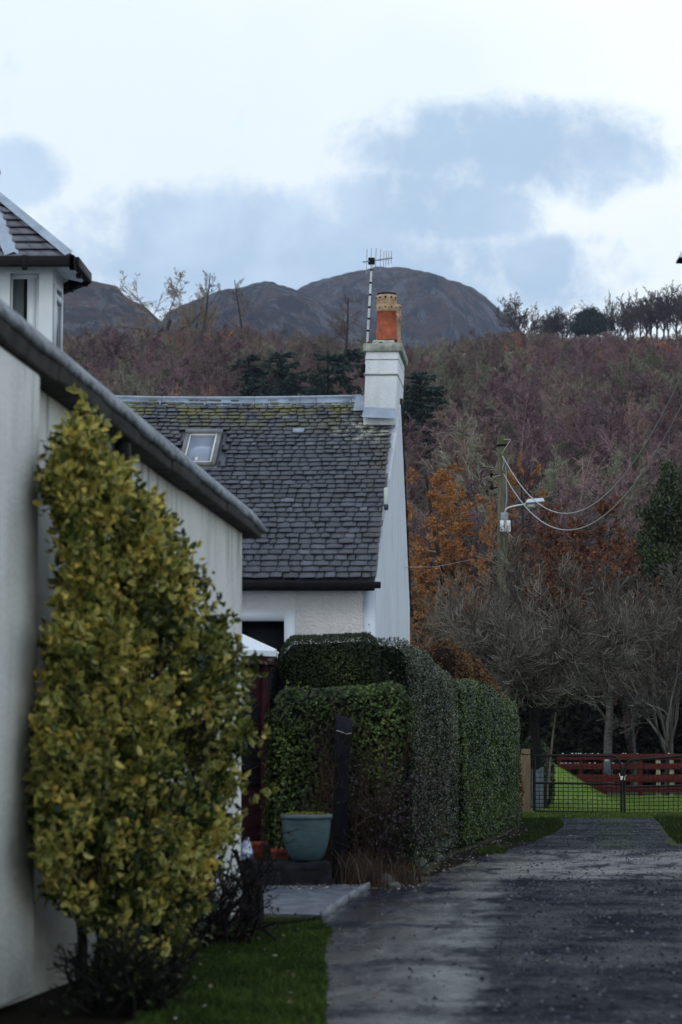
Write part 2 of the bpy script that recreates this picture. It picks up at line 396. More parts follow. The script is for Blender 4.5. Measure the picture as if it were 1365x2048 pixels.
def lane_fn(t):
    sx = t.new('ShaderNodeSeparateXYZ'); t.l.new(t.pos, sx.inputs[0]); X, Y = sx.outputs[0], sx.outputs[1]
    wob = t.math('MULTIPLY', t.math('SUBTRACT', t.noise(t.pos, 1.4, 5, .6), .5), .9)
    # smooth worn wheel strip on the left, rough gravelly tar to the right
    xb = t.math('ADD', t.math('MULTIPLY', t.math('SUBTRACT', Y, 13.2), .075), .66)
    strip = t.step(t.math('ADD', t.math('SUBTRACT', xb, X), t.math('MULTIPLY', wob, .6)), -.30, .34); strip = t.step(t.math('ADD', strip, t.math('MULTIPLY', t.math('SUBTRACT', t.noise(t.pos, 7, 6, .7, sc3=(1, .4, 1)), .5), .9)), .10, .95)
    near = t.step(t.math('ADD', Y, wob), 27.5, 26)
    strip = t.math('MULTIPLY', strip, near)
    gravel = t.step(t.math('ADD', Y, t.math('MULTIPLY', wob, 2.0)), 32.0, 33.5)
    band = t.math('MULTIPLY', t.step(t.math('ADD', Y, wob), 26.2, 27.0), t.step(t.math('ADD', Y, wob), 33.4, 32.2))
    patch = t.noise(t.pos, 1.1, 6, .65, sc3=(1.4, .55, 1), dist=.6)
    fine = t.noise(t.pos, 40, 4, .7, sc3=(1, .5, 1)); vor = t.new('ShaderNodeTexVoronoi'); vor.inputs['Scale'].default_value = 42; t.l.new(t.pos, vor.inputs['Vector'])
    mid = t.noise(t.pos, 9, 5, .65, sc3=(1.2, .38, 1))
    streak = t.math('ADD', t.math('MULTIPLY', t.noise(t.pos, 1.3, 6, .65, sc3=(1.1, .55, 1), dist=.4), .6), t.math('MULTIPLY', t.noise(t.pos, .9, 3, .5, sc3=(.35, 1.3, 1)), .4)); smooth = t.math('MAXIMUM', t.math('MULTIPLY', strip, t.step(patch, .30, .48)), t.math('MULTIPLY', band, t.step(patch, .38, .55)))
    rgh = t.ramp(smooth, [(0, .55), (1, .24)])
    rgh = t.math('ADD', rgh, t.math('MULTIPLY', t.math('SUBTRACT', mid, .5), .35))
    rgh = t.math('ADD', rgh, t.math('MULTIPLY', t.math('SUBTRACT', .5, streak), .55))
    t.l.new(rgh, t.b.inputs['Roughness'])
    spc = t.math('MULTIPLY', t.ramp(smooth, [(0, .07), (1, 1.0)]), t.ramp(streak, [(.44, .03), (.52, .35), (.60, 1.0)])); t.l.new(spc, t.b.inputs['Specular IOR Level']); t.l.new(t.math('MULTIPLY', smooth, t.step(streak, .46, .58)), t.b.inputs['Coat Weight']); t.b.inputs['Coat Roughness'].default_value = .22; t.b.inputs['Coat IOR'].default_value = 1.5
    h = t.math('ADD', t.math('MULTIPLY', vor.outputs[0], -.8), fine)
    h = t.math('MULTIPLY', h, t.ramp(smooth, [(0, 1.0), (1, .22)])); h = t.math('ADD', h, t.math('MULTIPLY', mid, .5)); h = t.math('ADD', h, t.math('MULTIPLY', t.noise(t.pos, 1.4, 4, .55, sc3=(1, .5, 1)), 5.0))
    t.bump(h, .85, .02)
    c = t.ramp(fine, [(.3, (.006, .007, .011)), (.55, (.020, .023, .032)), (.85, (.075, .083, .105))])
    c = t.mix(t.math('MULTIPLY', t.step(mid, .50, .68), .75), c, (.009, .009, .012)); c = t.mix(t.math('MULTIPLY', t.step(patch, .5, .7), .5), c, (.012, .012, .016))
    c = t.mix(t.math('MULTIPLY', smooth, .6), c, (.009, .012, .02))
    c = t.mix(t.math('MULTIPLY', gravel, .5), c, (.034, .037, .047))
    # green growth along the crown of the gravel drive
    gx = t.math('ABSOLUTE', t.math('SUBTRACT', X, t.math('ADD', t.math('MULTIPLY', Y, .111), .05)))
    gm = t.math('MULTIPLY', t.math('MULTIPLY', t.step(gx, .55, .1), gravel), t.step(t.noise(t.pos, 4, 5), .42, .6))
    return t.mix(t.math('MULTIPLY', gm, .7), c, (.04, .065, .018))
M['lane'] = pmat('lane', lane_fn, .7, .5)
def slab_fn(t):
    n = t.noise(t.pos, 6, 6, .65); t.bump(n, .3, .01); t.l.new(t.ramp(n, [(.3, .28), (.7, .6)]), t.b.inputs['Roughness'])
    return t.ramp(n, [(.3, (.05, .056, .068)), (.55, (.10, .112, .13)), (.75, (.16, .175, .20))])
M['slab'] = pmat('slab', slab_fn, .4, .5)
M['kerbstone'] = plain('kerbstone', (.13, .14, .155), .6, .4, .3, 9)
def mount_fn(t):
    n = t.noise(t.pos, .012, 8, .65); n2 = t.noise(t.pos, .035, 8, .75, sc3=(1.5, .5, .35), dist=.6); n3 = t.noise(t.pos, .05, 6, .65)
    sx = t.new('ShaderNodeSeparateXYZ'); t.l.new(t.geo.outputs['Normal'], sx.inputs[0])
    steep = t.step(sx.outputs[2], .93, .70)
    c = t.ramp(n, [(.36, (.004, .004, .005)), (.46, (.020, .014, .013)), (.55, (.11, .055, .036)), (.63, (.022, .017, .015)), (.75, (.010, .010, .010))])
    c = t.mix(t.math('MULTIPLY', t.step(n2, .51, .55), .8), c, (.13, .135, .14))
    c = t.mix(t.math('MULTIPLY', t.step(n3, .60, .66), .55), c, (.17, .17, .175))
    c = t.mix(t.math('MULTIPLY', t.step(t.noise(t.pos, .02, 9, .75, sc3=(2.2, .4, .3), dist=.8), .47, .42), .85), c, (.002, .002, .004))
    t.bump(t.math('ADD', n2, n3), 1.0, 30)
    return c
M['mountain'] = pmat('mountain', mount_fn, .95, .1)
def slope_fn(t):
    n = t.noise(t.pos, .05, 6, .6); return t.ramp(n, [(.3, (.022, .018, .015)), (.6, (.05, .035, .025)), (.75, (.035, .04, .018))])
M['slope'] = pmat('slope', slope_fn, .95, .1)
# wood: each crown its own hue, in drifts
def wood_fn(t):
    oi = t.new('ShaderNodeObjectInfo')
    n = t.noise(oi.outputs['Location'], .035, 3, .6)
    f = t.math('ADD', t.math('MULTIPLY', t.math('SUBTRACT', n, .5), 1.6), t.math('MULTIPLY', oi.outputs['Random'], .55))
    f = t.math('ADD', f, .22, clamp=True)
    c = t.ramp(f, [(0, (.11, .125, .08)), (.2, (.185, .19, .13)), (.36, (.17, .135, .11)), (.52, (.17, .108, .112)), (.68, (.135, .088, .10)), (.82, (.19, .125, .10)), (1, (.33, .15, .075))])
    tt = t.attr()
    d = t.new('ShaderNodeHueSaturation'); t.l.new(c, d.inputs['Color']); t.l.new(t.math('MULTIPLY', t.math('ADD', t.math('MULTIPLY', tt, 1.1), .45), t.math('ADD', t.math('MULTIPLY', t.math('FRACT', t.math('MULTIPLY', oi.outputs['Random'], 37.0)), .9), .6)), d.inputs['Value'])
    return d.outputs[0]
M['wood'] = pmat('wood', wood_fn, .9, .1)
M['wood_trunk'] = plain('wood_trunk', (.17, .15, .14), .9, .1, .5, .5)
M['sky_tree'] = leafmat('sky_tree', [(0, (.05, .04, .04)), (1, (.16, .13, .12))], .9, .1, .3, .3, 0)

# ================================================================== GROUND
def sheet(name, pts, mat, z=None, kind='structure'):
    mb = MB(); P = [Vector((p[0], p[1], z if z is not None else p[2])) for p in pts]; mb.poly(P)
    return tag(mb.build(name, mat), kind=kind)
def grid(name, mat, X, Y, Z, kind='structure', smooth=True):
    ny, nx = X.shape; mb = MB(); i = np.arange(ny * nx).reshape(ny, nx)
    mb.add(np.stack([X, Y, Z], -1), np.stack([i[:-1, :-1], i[:-1, 1:], i[1:, 1:], i[1:, :-1]], -1).reshape(-1, 4))
    return tag(mb.build(name, mat, smooth=smooth), kind=kind)
sheet('ground', [(-3500, -60), (3500, -60), (3500, 6500), (-3500, 6500)], M['earth'], 0)

lane_left = [(560, 3200), (640, 2300), (652, 2048), (656, 1960), (650, 1912), (660, 1874), (634, 1848), (662, 1827), (700, 1801), (738, 1780), (800, 1774), (852, 1750), (890, 1724), (942, 1713), (1012, 1699), (1062, 1680), (1098, 1652), (1060, 1641), (1075, 1637)]
lane_right = [(1300, 1637), (1318, 1650), (1330, 1672), (1352, 1692), (1460, 1702), (1700, 1706), (1700, 1800), (1900, 2100), (2500, 3200)]
def ragged(pts, amp=.05, n=6):
    out = []; P = [GP(*p) for p in pts]
    for a, b in zip(P[:-1], P[1:]):
        for k in range(n):
            q = a.lerp(b, k / n); out.append((q.x + random.gauss(0, amp), q.y + random.gauss(0, amp * 1.5)))
    out.append((P[-1].x, P[-1].y)); return out
LL = ragged(lane_left, .035); LR = ragged(lane_right, .05)
sheet('lane', LL + LR, M['lane'], .006)
# lawn beyond the gate, rising to a bank at the left
xs = np.linspace(1.5, 12, 90); ys = np.linspace(45.2, 60.5, 70); X, Y = np.meshgrid(xs, ys)
def lawn_z(x, y):
    bank = np.clip((6.35 + .25 * fbm(y * .8, x * .6, 3, 8) - x - .1 * (y - 57)) / 1.8, 0, 1); bank = bank * bank * (3 - 2 * bank)
    return .012 + 1.0 * bank * np.clip((y - 50.5) / 6.5, 0, 1) ** 1.3 + .012 * fbm(x * 2, y * 2, 3, 5)
grid('lawn', M['lawn'], X, Y, lawn_z(X, Y))
# dark soil bed along the outbuilding, paving slab with its kerb
soil_pts = [(-3.2, 6), (-1.55, 6), (-1.35, 12.6), (-.95, 14.8), (-.72, 17.5), (-.45, 20), (-.5, 21.2), (-2.5, 21.2), (-2.5, 14)]
sheet('soil', soil_pts, M['soil'], .005)
slab = [GP(430, 1779), GP(600, 1778), GP(735, 1779), GP(712, 1792), GP(690, 1805), GP(664, 1824), GP(640, 1842), GP(600, 1840), GP(520, 1839), GP(420, 1836)]
mb = MB(); P = [(p.x, p.y) for p in slab]
mb.poly([(x, y, .05) for x, y in P])
for a, b in zip(P, P[1:] + P[:1]): mb.add([(a[0], a[1], 0), (b[0], b[1], 0), (b[0], b[1], .05), (a[0], a[1], .05)], [(0, 1, 2, 3)])
tag(mb.build('paving', M['slab']), kind='structure')
mb = MB(); K = [Vector((p.x, p.y, 0)) for p in slab[2:7]]
for a, b in zip(K[:-1], K[1:]):
    d = (b - a).normalized(); n = Vector((-d.y, d.x, 0)); n = n if n.x > 0 else -n
    mb.hexa([a, b, b + n * .03, a + n * .03] + [q + Vector((0, 0, .075)) for q in (a, b, b + n * .03, a + n * .03)])
kerb = tag(mb.build('kerb', M['kerbstone']), kind='structure')

# ================================================================== HILLS
SL0, SLC = 92.0, 450.0
sk_px = [-700, -200, 130, 250, 330, 400, 480, 600, 700, 850, 930, 1000, 1060, 1110, 1180, 1260, 1365, 1700, 2100]
sk_py = [690, 700, 722, 722, 702, 700, 712, 728, 742, 748, 742, 712, 704, 698, 694, 694, 684, 650, 630]
def slope_z(x, y):
    px = 682.5 + FPX * x / y; vy = np.interp(px, sk_px, sk_py); zc = EYE + (1463 - vy) / FPX * SLC
    s = (y - SL0) / (SLC - SL0); f = np.where(s < 0, 0, np.where(s < 1, s ** .95, 1 - (s - 1) * .6))
    return zc * f + np.clip(s, 0, 1) * 3.5 * fbm(x * .02, y * .02, 4, 3) + (-.05)
uu = np.linspace(-.32, .32, 150); ys = np.linspace(SL0 - 4, 620, 130); U, Y = np.meshgrid(uu, ys)
grid('hill', M['slope'], U * Y, Y, slope_z(U * Y, Y))

def mountain(name, Yc, Y0, pts, seed, amp):
    px = np.array([p[0] for p in pts]); py = np.array([p[1] for p in pts])
    u0, u1 = (px[0] - 682.5) / FPX, (px[-1] - 682.5) / FPX
    uu = np.linspace(u0, u1, 420); s = np.concatenate([np.linspace(0, 1, 170), np.linspace(1.01, 1.5, 20)])
    U, S = np.meshgrid(uu, s); Y = Y0 + (Yc - Y0) * S
    jag = (fbm(U * 200 + 31, U * 0 + seed, 7, seed + 50)) * 10
    cp = np.interp(682.5 + U * FPX, px, py) + jag
    vc = (1463 - cp) / FPX
    app = np.where(S <= 1, 1 - (1 - np.clip(S, 0, 1)) ** 2.0, 1 - (S - 1) * 1.5)
    X = U * Y
    damp = np.clip((1 - S) * 5, 0, 1) * np.clip(S * 3, 0, 1)
    crag = fbm(U * Yc * .011, Y * .005, 6, seed + 1); ridge = -np.abs(fbm(U * Yc * .006 + 3, Y * .0016, 5, seed + 2))
    Z = EYE + vc * Y * app + damp * (crag * amp + ridge * amp * 1.2 - amp * .15)
    Z = np.minimum(Z, EYE + vc * Y)
    return grid(name, M['mountain'], X, Y, Z, smooth=False)
mountain('mountain', 2300, 900, [(430, 760), (500, 640), (560, 600), (585, 578), (612, 563), (645, 552), (672, 543), (700, 534), (738, 527), (775, 526), (812, 527), (840, 532), (862, 537), (890, 546), (922, 558), (950, 569), (975, 585), (1000, 607), (1020, 628), (1045, 655), (1100, 720), (1160, 800)], 11, 120)
mountain('mountain', 1900, 800, [(250, 760), (330, 620), (372, 598), (400, 586), (430, 575), (470, 566), (505, 560), (545, 557), (572, 565), (590, 574), (640, 592), (700, 620), (800, 690), (900, 760)], 23, 60)
mountain('mountain', 1600, 700, [(-800, 640), (-400, 560), (-100, 540), (60, 540), (130, 545), (165, 551), (200, 556), (228, 568), (252, 588), (285, 608), (320, 640), (400, 720), (480, 780)], 37, 45)

# ================================================================== TREES
def spawn(P, Rr, n, t0, t1, ln, ang, up, wig, S, rr, rg, taper=.15, absl=None, tp=.5, flat=0):
    N, Q, _ = P.shape; idx = np.repeat(np.arange(N), n); m_ = len(idx)
    tt = rg.uniform(t0, t1, m_); k = tt * (Q - 1); i0 = np.clip(k.astype(int), 0, Q - 2); f = (k - i0)[:, None]
    pos = P[idx, i0] * (1 - f) + P[idx, i0 + 1] * f; tan = unit(P[idx, i0 + 1] - P[idx, i0])
    rad = Rr[idx, i0] * (1 - f[:, 0]) + Rr[idx, i0 + 1] * f[:, 0]
    pl = np.linalg.norm(np.diff(P, axis=1), axis=2).sum(1)[idx] if absl is None else np.full(m_, absl)
    L = ln * pl * rg.uniform(.6, 1.15, m_) * (1 - tp * (tt - t0) / max(t1 - t0, 1e-6))
    perp = rg.normal(size=(m_, 3)); perp[:, 2] *= (1 - flat); perp = unit(perp - tan * (perp * tan).sum(1, keepdims=True))
    a = (ang + rg.normal(size=m_) * .18)[:, None]; d = tan * np.cos(a) + perp * np.sin(a)
    pts = [pos]; st_ = (L / S)[:, None]
    for s in range(S):
        pts.append(pts[-1] + d * st_); d = unit(d + rg.normal(size=(m_, 3)) * wig + np.array([0, 0, up]))
    P2 = np.stack(pts, 1); R0 = rad * rr
    R2 = R0[:, None] * np.linspace(1, taper, S + 1)[None]
    return P2, R2
def mktree(seed, H, r0, lv, trunk_frac=1.0, wig=.05, lean=(0, 0), rmin=.004, tside=8, base=.0, S0=8):
    """returns list of (P,R) levels, 0 = trunk."""
    rg = np.random.default_rng(seed)
    p = [np.zeros(3)]; d = np.array([lean[0], lean[1], 1.0]); d = d / np.linalg.norm(d)
    for k in range(S0):
        p.append(p[-1] + d * H * trunk_frac / S0); d = unit(d + rg.normal(size=3) * wig + np.array([0, 0, .03]))
    P = np.array(p)[None]; Rr = (r0 * np.linspace(1, .25 if trunk_frac > .7 else .6, S0 + 1) ** 1.0)[None]; Rr[0, 0] *= 1.35
    out = [(P, Rr)]
    for a in lv:
        src = out[a.get('src', -1)] if 'src' in a else out[-1]
        q = {k: x for k, x in a.items() if k != 'src'}
        P2, R2 = spawn(src[0], src[1], rg=rg, **q); out.append((P2, np.maximum(R2, rmin)))
    return out, rg
def treemesh(name, levels, ntrunk, tm, cm, extra=None, tints=None, rg=rng):
    a = MB(); b = MB()
    for k, (P, Rr) in enumerate(levels):
        sides = 8 if k == 0 else (5 if k == 1 else 3)
        v, f = tubes(P, Rr, sides)
        if k < ntrunk: a.add(v, f)
        else:
            tv = np.repeat(np.clip(rg.normal(.45 if tints is None else tints[min(k, len(tints) - 1)], .16, len(P)), 0, 1), P.shape[1] * sides); b.add(v, f, tv)
    mats = [cm]
    if extra:
        for v, f, tv in extra[0]: b.add(v, f, tv, 1)
        mats.append(extra[1])
    return a.mesh(name + '_trunk', tm, True), b.mesh(name + '_crown', mats)
def HT(pr): 
    v = np.empty(len(pr[1].vertices) * 3, np.float32); pr[1].vertices.foreach_get('co', v); return float(np.percentile(v[2::3], 99.6))
def place(pr, name, loc, s, rz, label, cat='tree', group=None, sc3=None):
    o = thing(name, label, cat, loc, group, world=False); o.rotation_euler = (0, 0, rz); o.scale = sc3 or (s, s, s)
    for nm, me in zip(('trunk', 'crown'), pr):
        c = bpy.data.objects.new(nm, me); col.objects.link(c); c.parent = o
    return o
def pts_on(P, n, rg, t0=0., t1=1.):
    N, S, _ = P.shape; idx = np.repeat(np.arange(N), n); k = rg.uniform(t0, t1, len(idx)) * (S - 1); i0 = np.clip(k.astype(int), 0, S - 2); f = (k - i0)[:, None]
    return P[idx, i0] * (1 - f) + P[idx, i0 + 1] * f, unit(P[idx, i0 + 1] - P[idx, i0])

# --- far wood prototypes (thick-ish twigs so a crown reads at 300 m)
def far_proto(seed, kind):
    if kind == 'birch':
        lv, rg = mktree(seed, 9.5, .10, [dict(n=24, t0=.18, t1=.98, ln=.42, ang=.75, up=.12, wig=.12, S=4, rr=.45, tp=.45, absl=9.5),
                                        dict(n=10, t0=.15, t1=1, ln=.42, ang=.65, up=.05, wig=.18, S=3, rr=.5),
                                        dict(n=9, t0=.1, t1=1, ln=.6, ang=.7, up=.02, wig=.22, S=2, rr=.6)], rmin=.016, wig=.07)
    elif kind == 'round':
        lv, rg = mktree(seed, 9, .18, [dict(n=11, t0=.35, t1=1, ln=1.45, ang=.85, up=.10, wig=.15, S=5, rr=.55, tp=.2),
                                       dict(n=10, t0=.2, t1=1, ln=.48, ang=.75, up=.08, wig=.18, S=3, rr=.5),
                                       dict(n=8, t0=.2, t1=1, ln=.5, ang=.7, up=.06, wig=.2, S=3, rr=.5),
                                       dict(n=6, t0=.1, t1=1, ln=.6, ang=.7, up=.02, wig=.22, S=2, rr=.6)], trunk_frac=.38, rmin=.016)
    return lv, rg
WP = []
for k, kd in enumerate(['birch', 'round', 'birch', 'round', 'round', 'birch']):
    lv, rg = far_proto(100 + k, kd); a = MB()
    for q, (P, Rr) in enumerate(lv):
        v, f = tubes(P, Rr, 4 if q < 2 else 3)
        a.add(v, f, .75 if q < 2 else np.repeat(np.clip(rg.normal(.5, .2, len(P)), 0, 1), P.shape[1] * 3), 1 if (q == 0 and k == 0) else 0)
    WP.append(a.mesh('wood_tree', [M['wood'], M['wood_trunk']]))
assets = bpy.data.collections.new('wood_assets')          # not linked to the scene
for k, me in enumerate(WP):
    o = bpy.data.objects.new('wood_asset', me); assets.objects.link(o)
def scatter(name, pts, rot, scl, coll, kind='stuff', label=None):
    me = bpy.data.meshes.new(name); me.vertices.add(len(pts)); me.vertices.foreach_set('co', np.asarray(pts, np.float32).ravel())
    a = me.attributes.new('rz', 'FLOAT_VECTOR', 'POINT'); r3 = np.zeros((len(pts), 3), np.float32); r3[:, 2] = rot; a.data.foreach_set('vector', r3.ravel())
    a = me.attributes.new('sz', 'FLOAT_VECTOR', 'POINT'); a.data.foreach_set('vector', np.asarray(scl, np.float32).ravel())
    o = bpy.data.objects.new(name, me); col.objects.link(o)
    ng = bpy.data.node_groups.new(name, 'GeometryNodeTree')
    ng.interface.new_socket('Geometry', in_out='INPUT', socket_type='NodeSocketGeometry'); ng.interface.new_socket('Geometry', in_out='OUTPUT', socket_type='NodeSocketGeometry')
    N = ng.nodes; L = ng.links; gi = N.new('NodeGroupInput'); go = N.new('NodeGroupOutput')
    ip = N.new('GeometryNodeInstanceOnPoints'); ci = N.new('GeometryNodeCollectionInfo'); ci.inputs[0].default_value = coll
    ci.inputs['Separate Children'].default_value = True; ci.inputs['Reset Children'].default_value = True
    def na(n):
        x = N.new('GeometryNodeInputNamedAttribute'); x.data_type = 'FLOAT_VECTOR'; x.inputs[0].default_value = n; return x.outputs[0]
    L.new(gi.outputs[0], ip.inputs['Points']); L.new(ci.outputs[0], ip.inputs['Instance']); ip.inputs['Pick Instance'].default_value = True
    rv = N.new('FunctionNodeRandomValue'); rv.data_type = 'INT'
    rv.inputs[4].default_value = 0; rv.inputs[5].default_value = len(coll.objects) - 1; L.new(rv.outputs[2], ip.inputs['Instance Index'])
    L.new(na('rz'), ip.inputs['Rotation']); L.new(na('sz'), ip.inputs['Scale']); L.new(ip.outputs[0], go.inputs[0])
    md = o.modifiers.new('scatter', 'NODES'); md.node_group = ng
    return tag(o, label=label, cat='wood', kind=kind)
rg = np.random.default_rng(5)
n = 5000; yy_ = np.sqrt(rg.uniform(96 ** 2, 455 ** 2, n)); un = rg.uniform(-.21, .21, n); xx = un * yy_
zz = slope_z(xx, yy_); s = rg.uniform(.6, 1.05, n) * np.interp(yy_, [330, 420], [1, .62])
keep = np.ones(n, bool)
pxs = 682.5 + FPX * un
pass
keep &= ~((yy_ > 425) & (pxs > 250) & (pxs < 420))
CAN = np.interp(pxs, [60, 130, 250, 330, 400, 480, 600, 700, 850, 930, 1000, 1035, 1060, 1110, 1180, 1260, 1500], [655, 648, 638, 650, 648, 640, 655, 668, 682, 672, 655, 655, 660, 662, 662, 658, 654])
CAN = CAN + 26 * fbm(pxs * .02, pxs * 0 + 7, 3, 9) + rg.uniform(0, 14, n)
top_ok = (EYE + (1463 - CAN) / FPX * yy_ - zz) / 10.3; s = np.minimum(s, top_ok); keep &= s > .14
for c0, c1, dm in ((445, 612, 207), (612, 730, 202), (795, 915, 192)): keep &= ~((pxs > c0) & (pxs < c1) & (yy_ > 100) & (yy_ < dm + 6))
P3 = np.stack([xx, yy_, zz - .3], 1)[keep]; s3 = np.stack([s * rg.uniform(.9, 1.2, n), s * rg.uniform(.9, 1.2, n), s], 1)[keep]
scatter('woodland', P3, rg.uniform(0, 6.28, len(P3)), s3, assets, label='leafless purple-brown woodland covering the hillside')

# --- conifers on the slope
def conifer_proto(seed, H=12, wide=.34, nb=120, nt=12, rmin=.012, leaf=(.36, .13), ntw=5):
    lv, rg = mktree(seed, H, .16, [dict(n=nb, t0=.06, t1=.99, ln=wide, ang=1.45, up=-.02, wig=.04, S=4, rr=.3, tp=.84, absl=H),
                                   dict(n=nt, t0=.12, t1=1, ln=.32, ang=.8, up=-.08, wig=.08, S=2, rr=.5, flat=.6)], rmin=rmin, wig=.01)
    c, d = pts_on(lv[-1][0], ntw, rg); c2, d2 = pts_on(lv[1][0], ntw * 5, rg, .05, 1)
    c = np.vstack([c, c2]); d = np.vstack([d, d2])
    d = d + np.array([0, 0, -.25])
    v, f = leafquads(c, rg.uniform(.7, 1.3, len(c)) * leaf[0], leaf[1], rg, dirs=d, spread=.45)
    tv = np.repeat(np.clip(rg.normal(.45, .2, len(c)), 0, 1), 4)
    return treemesh('conifer', lv, 1, M['bark_dark'], M['twig_dark'], ([(v, f, tv)], M['conifer']))
CP = [conifer_proto(41, wide=.42, nb=150), conifer_proto(42, wide=.48, nb=150), conifer_proto(43, wide=.40, nb=150)]
def on_slope(px, D): x = (px - 682.5) / FPX * D; return (x, D, float(slope_z(np.array(x), np.array(D))) - .3)
for i, (px, D, top, k, lab) in enumerate([
        (498, 205, 712, 0, 'dark spruce rising over the left part of the slate ridge, leftmost of the spruces'),
        (556, 212, 706, 1, 'dark spruce over the middle of the slate ridge, left of the grey-green gap'),
        (655, 200, 708, 1, 'broad dark spruce behind the ridge, second left of the chimney'),
        (700, 208, 700, 2, 'dark spruce directly left of the white chimney'),
        (848, 185, 748, 0, 'tall dark spruce just right of the white chimney'),
        (812, 196, 795, 2, 'dark spruce half hidden behind the right edge of the chimney')]):
    loc = on_slope(px, D); h = W(px, top, D).z - loc[2]
    place(CP[k], 'spruce_tree', loc, h / 12, i * 1.3, lab, 'tree', 'dark spruces behind the cottage roof', sc3=(h / 12 * 1.55, h / 12 * 1.55, h / HT(CP[k])))

# --- skyline larches and bare trees
def larch_proto(seed, H=10, crook=.12, sparse=1.0, leafm=None, nleaf=4, lsz=(.16, .05), rmin=.012, wide=.42, t0=.3, r0=.2):
    lv, rg = mktree(seed, H, r0, [dict(n=int(26 * sparse), t0=t0, t1=.98, ln=wide, ang=1.15, up=.11, wig=.12, S=6, rr=.5, tp=.6, absl=H),
                                   dict(n=12, t0=.15, t1=1, ln=.28, ang=.85, up=.05, wig=.15, S=3, rr=.5),
                                   dict(n=6, t0=.1, t1=1, ln=.5, ang=.8, up=.02, wig=.2, S=2, rr=.6)], rmin=rmin, wig=crook)
    ex = None
    if leafm:
        c, d = pts_on(lv[-1][0], nleaf, rg); v, f = leafquads(c, rg.uniform(.6, 1.3, len(c)) * lsz[0], lsz[1], rg)
        ex = ([(v, f, np.repeat(np.clip(rg.normal(.5, .22, len(c)), 0, 1), 4))], leafm)
    return treemesh('larch', lv, 1, M['bark'], M['larch_bare'], ex)
def spread_larch(seed):
    lv, rg = mktree(seed, 8, .17, [dict(n=6, t0=.55, t1=1, ln=6.0, ang=.85, up=.05, wig=.20, S=9, rr=.6, tp=.1, absl=1),
                                   dict(n=15, t0=.15, t1=1, ln=.34, ang=.95, up=.12, wig=.14, S=5, rr=.5),
                                   dict(n=9, t0=.1, t1=1, ln=.5, ang=.9, up=.06, wig=.18, S=3, rr=.5), dict(n=4, t0=.1, t1=1, ln=.45, ang=.8, up=0, wig=.2, S=2, rr=.7)], trunk_frac=.5, rmin=.014, wig=.1)
    return treemesh('larch', lv, 1, M['bark'], M['larch_bare'], tints=[.3, .3, .6, .8, .8])
LA = [spread_larch(68), larch_proto(62, crook=.03, sparse=.8, wide=.3, t0=.35), larch_proto(63, crook=.05, sparse=.8, wide=.32, t0=.4)]
for px, D, top, base, k, s, lab in [
        (318, 400, 520, 640, 0, 1.0, 'crooked spreading bare larch standing on the skyline above the wood'),
        (378, 402, 545, 640, 0, .55, 'second crooked bare larch leaning beside the spreading one on the skyline'),
        (402, 398, 540, 640, 1, .8, 'slim bare larch immediately right of the crooked larches'),
        (487, 360, 556, 660, 1, .8, 'lone bare larch standing against the dark shoulder of the mountain'),
        (698, 300, 585, 720, 2, 1, 'tall thin bare larch left of the chimney aerial')]:
    loc = on_slope(px, D); b = W(px, base + 20, D).z; loc = (loc[0], loc[1], min(loc[2], b)); h = W(px, top, D).z - loc[2]
    place(LA[k], 'larch_tree', loc, h / 10, px * .1, lab, 'tree', 'bare larches on the skyline', sc3=(h / HT(LA[k]) * s, h / HT(LA[k]) * s, h / HT(LA[k])))
def round_proto(seed, H=10, rmin=.013, tf=.35, m=None, n1=10, ang=.6, r0=.22, extra=None, up=.12, tb=.4):
    lv, rg = mktree(seed, H, r0, [dict(n=n1, t0=tb, t1=1, ln=1.35, ang=ang, up=up, wig=.13, S=5, rr=.6, tp=.2),
                                   dict(n=10, t0=.25, t1=1, ln=.42, ang=.65, up=.07, wig=.15, S=4, rr=.5),
                                   dict(n=8, t0=.2, t1=1, ln=.5, ang=.6, up=.04, wig=.18, S=3, rr=.5),
                                   dict(n=5, t0=.1, t1=1, ln=.5, ang=.6, up=.02, wig=.2, S=2, rr=.6)], trunk_frac=tf, rmin=rmin)
    ex = None
    if extra:
        c, d = pts_on(lv[-1][0][::extra[2]], extra[3], rg); v, f = leafquads(c, rg.uniform(.6, 1.3, len(c)) * extra[1][0], extra[1][1], rg)
        ex = ([(v, f, np.repeat(np.clip(rg.normal(.5, .22, len(c)), 0, 1), 4))], extra[0])
    return treemesh('round', lv, 1, M['bark'], m or M['sky_tree'], ex)
RP = [round_proto(71, tf=.28, n1=12, r0=.15), round_proto(72, tf=.30, ang=.5, n1=12, r0=.13, up=.16), round_proto(73, tf=.25, ang=.6, n1=13, r0=.13)]
sky_trees = [(1045, 604, 0, 1.0, 'rounded bare tree on the skyline where the mountain side meets the wood'),
             (1108, 628, 0, .95, 'low bare tree on the skyline left of the dark round pine'),
             (1138, 626, 2, .8, 'bare tree touching the left side of the dark round pine'),
             (1232, 598, 1, .5, 'thin wispy birch on the skyline right of the dark round pine'),
             (1262, 606, 2, .8, 'first bare tree of the skyline row right of the wispy birch'),
             (1288, 592, 1, .8, 'second bare tree of the skyline row right of the wispy birch'),
             (1310, 586, 2, .8, 'third bare tree of the skyline row, reaching above its neighbours'),
             (1334, 580, 1, .85, 'tallest bare tree of the skyline row near the edge of the photo'),
             (1360, 578, 2, .9, 'bare skyline tree cut by the right edge of the photo'),
             (1392, 574, 1, .9, 'bare skyline tree just past the right edge')]
rk = random.Random(12)
for px, top in [(1062, 622), (1088, 648), (1122, 640), (1152, 652), (1168, 668), (1206, 655), (1222, 640), (1246, 624), (1275, 604), (1298, 600), (1321, 596), (1344, 592), (1376, 590), (1095, 632), (1131, 632)]:
    sky_trees.append((px, top, rk.randrange(3), rk.uniform(.75, 1.0), None))
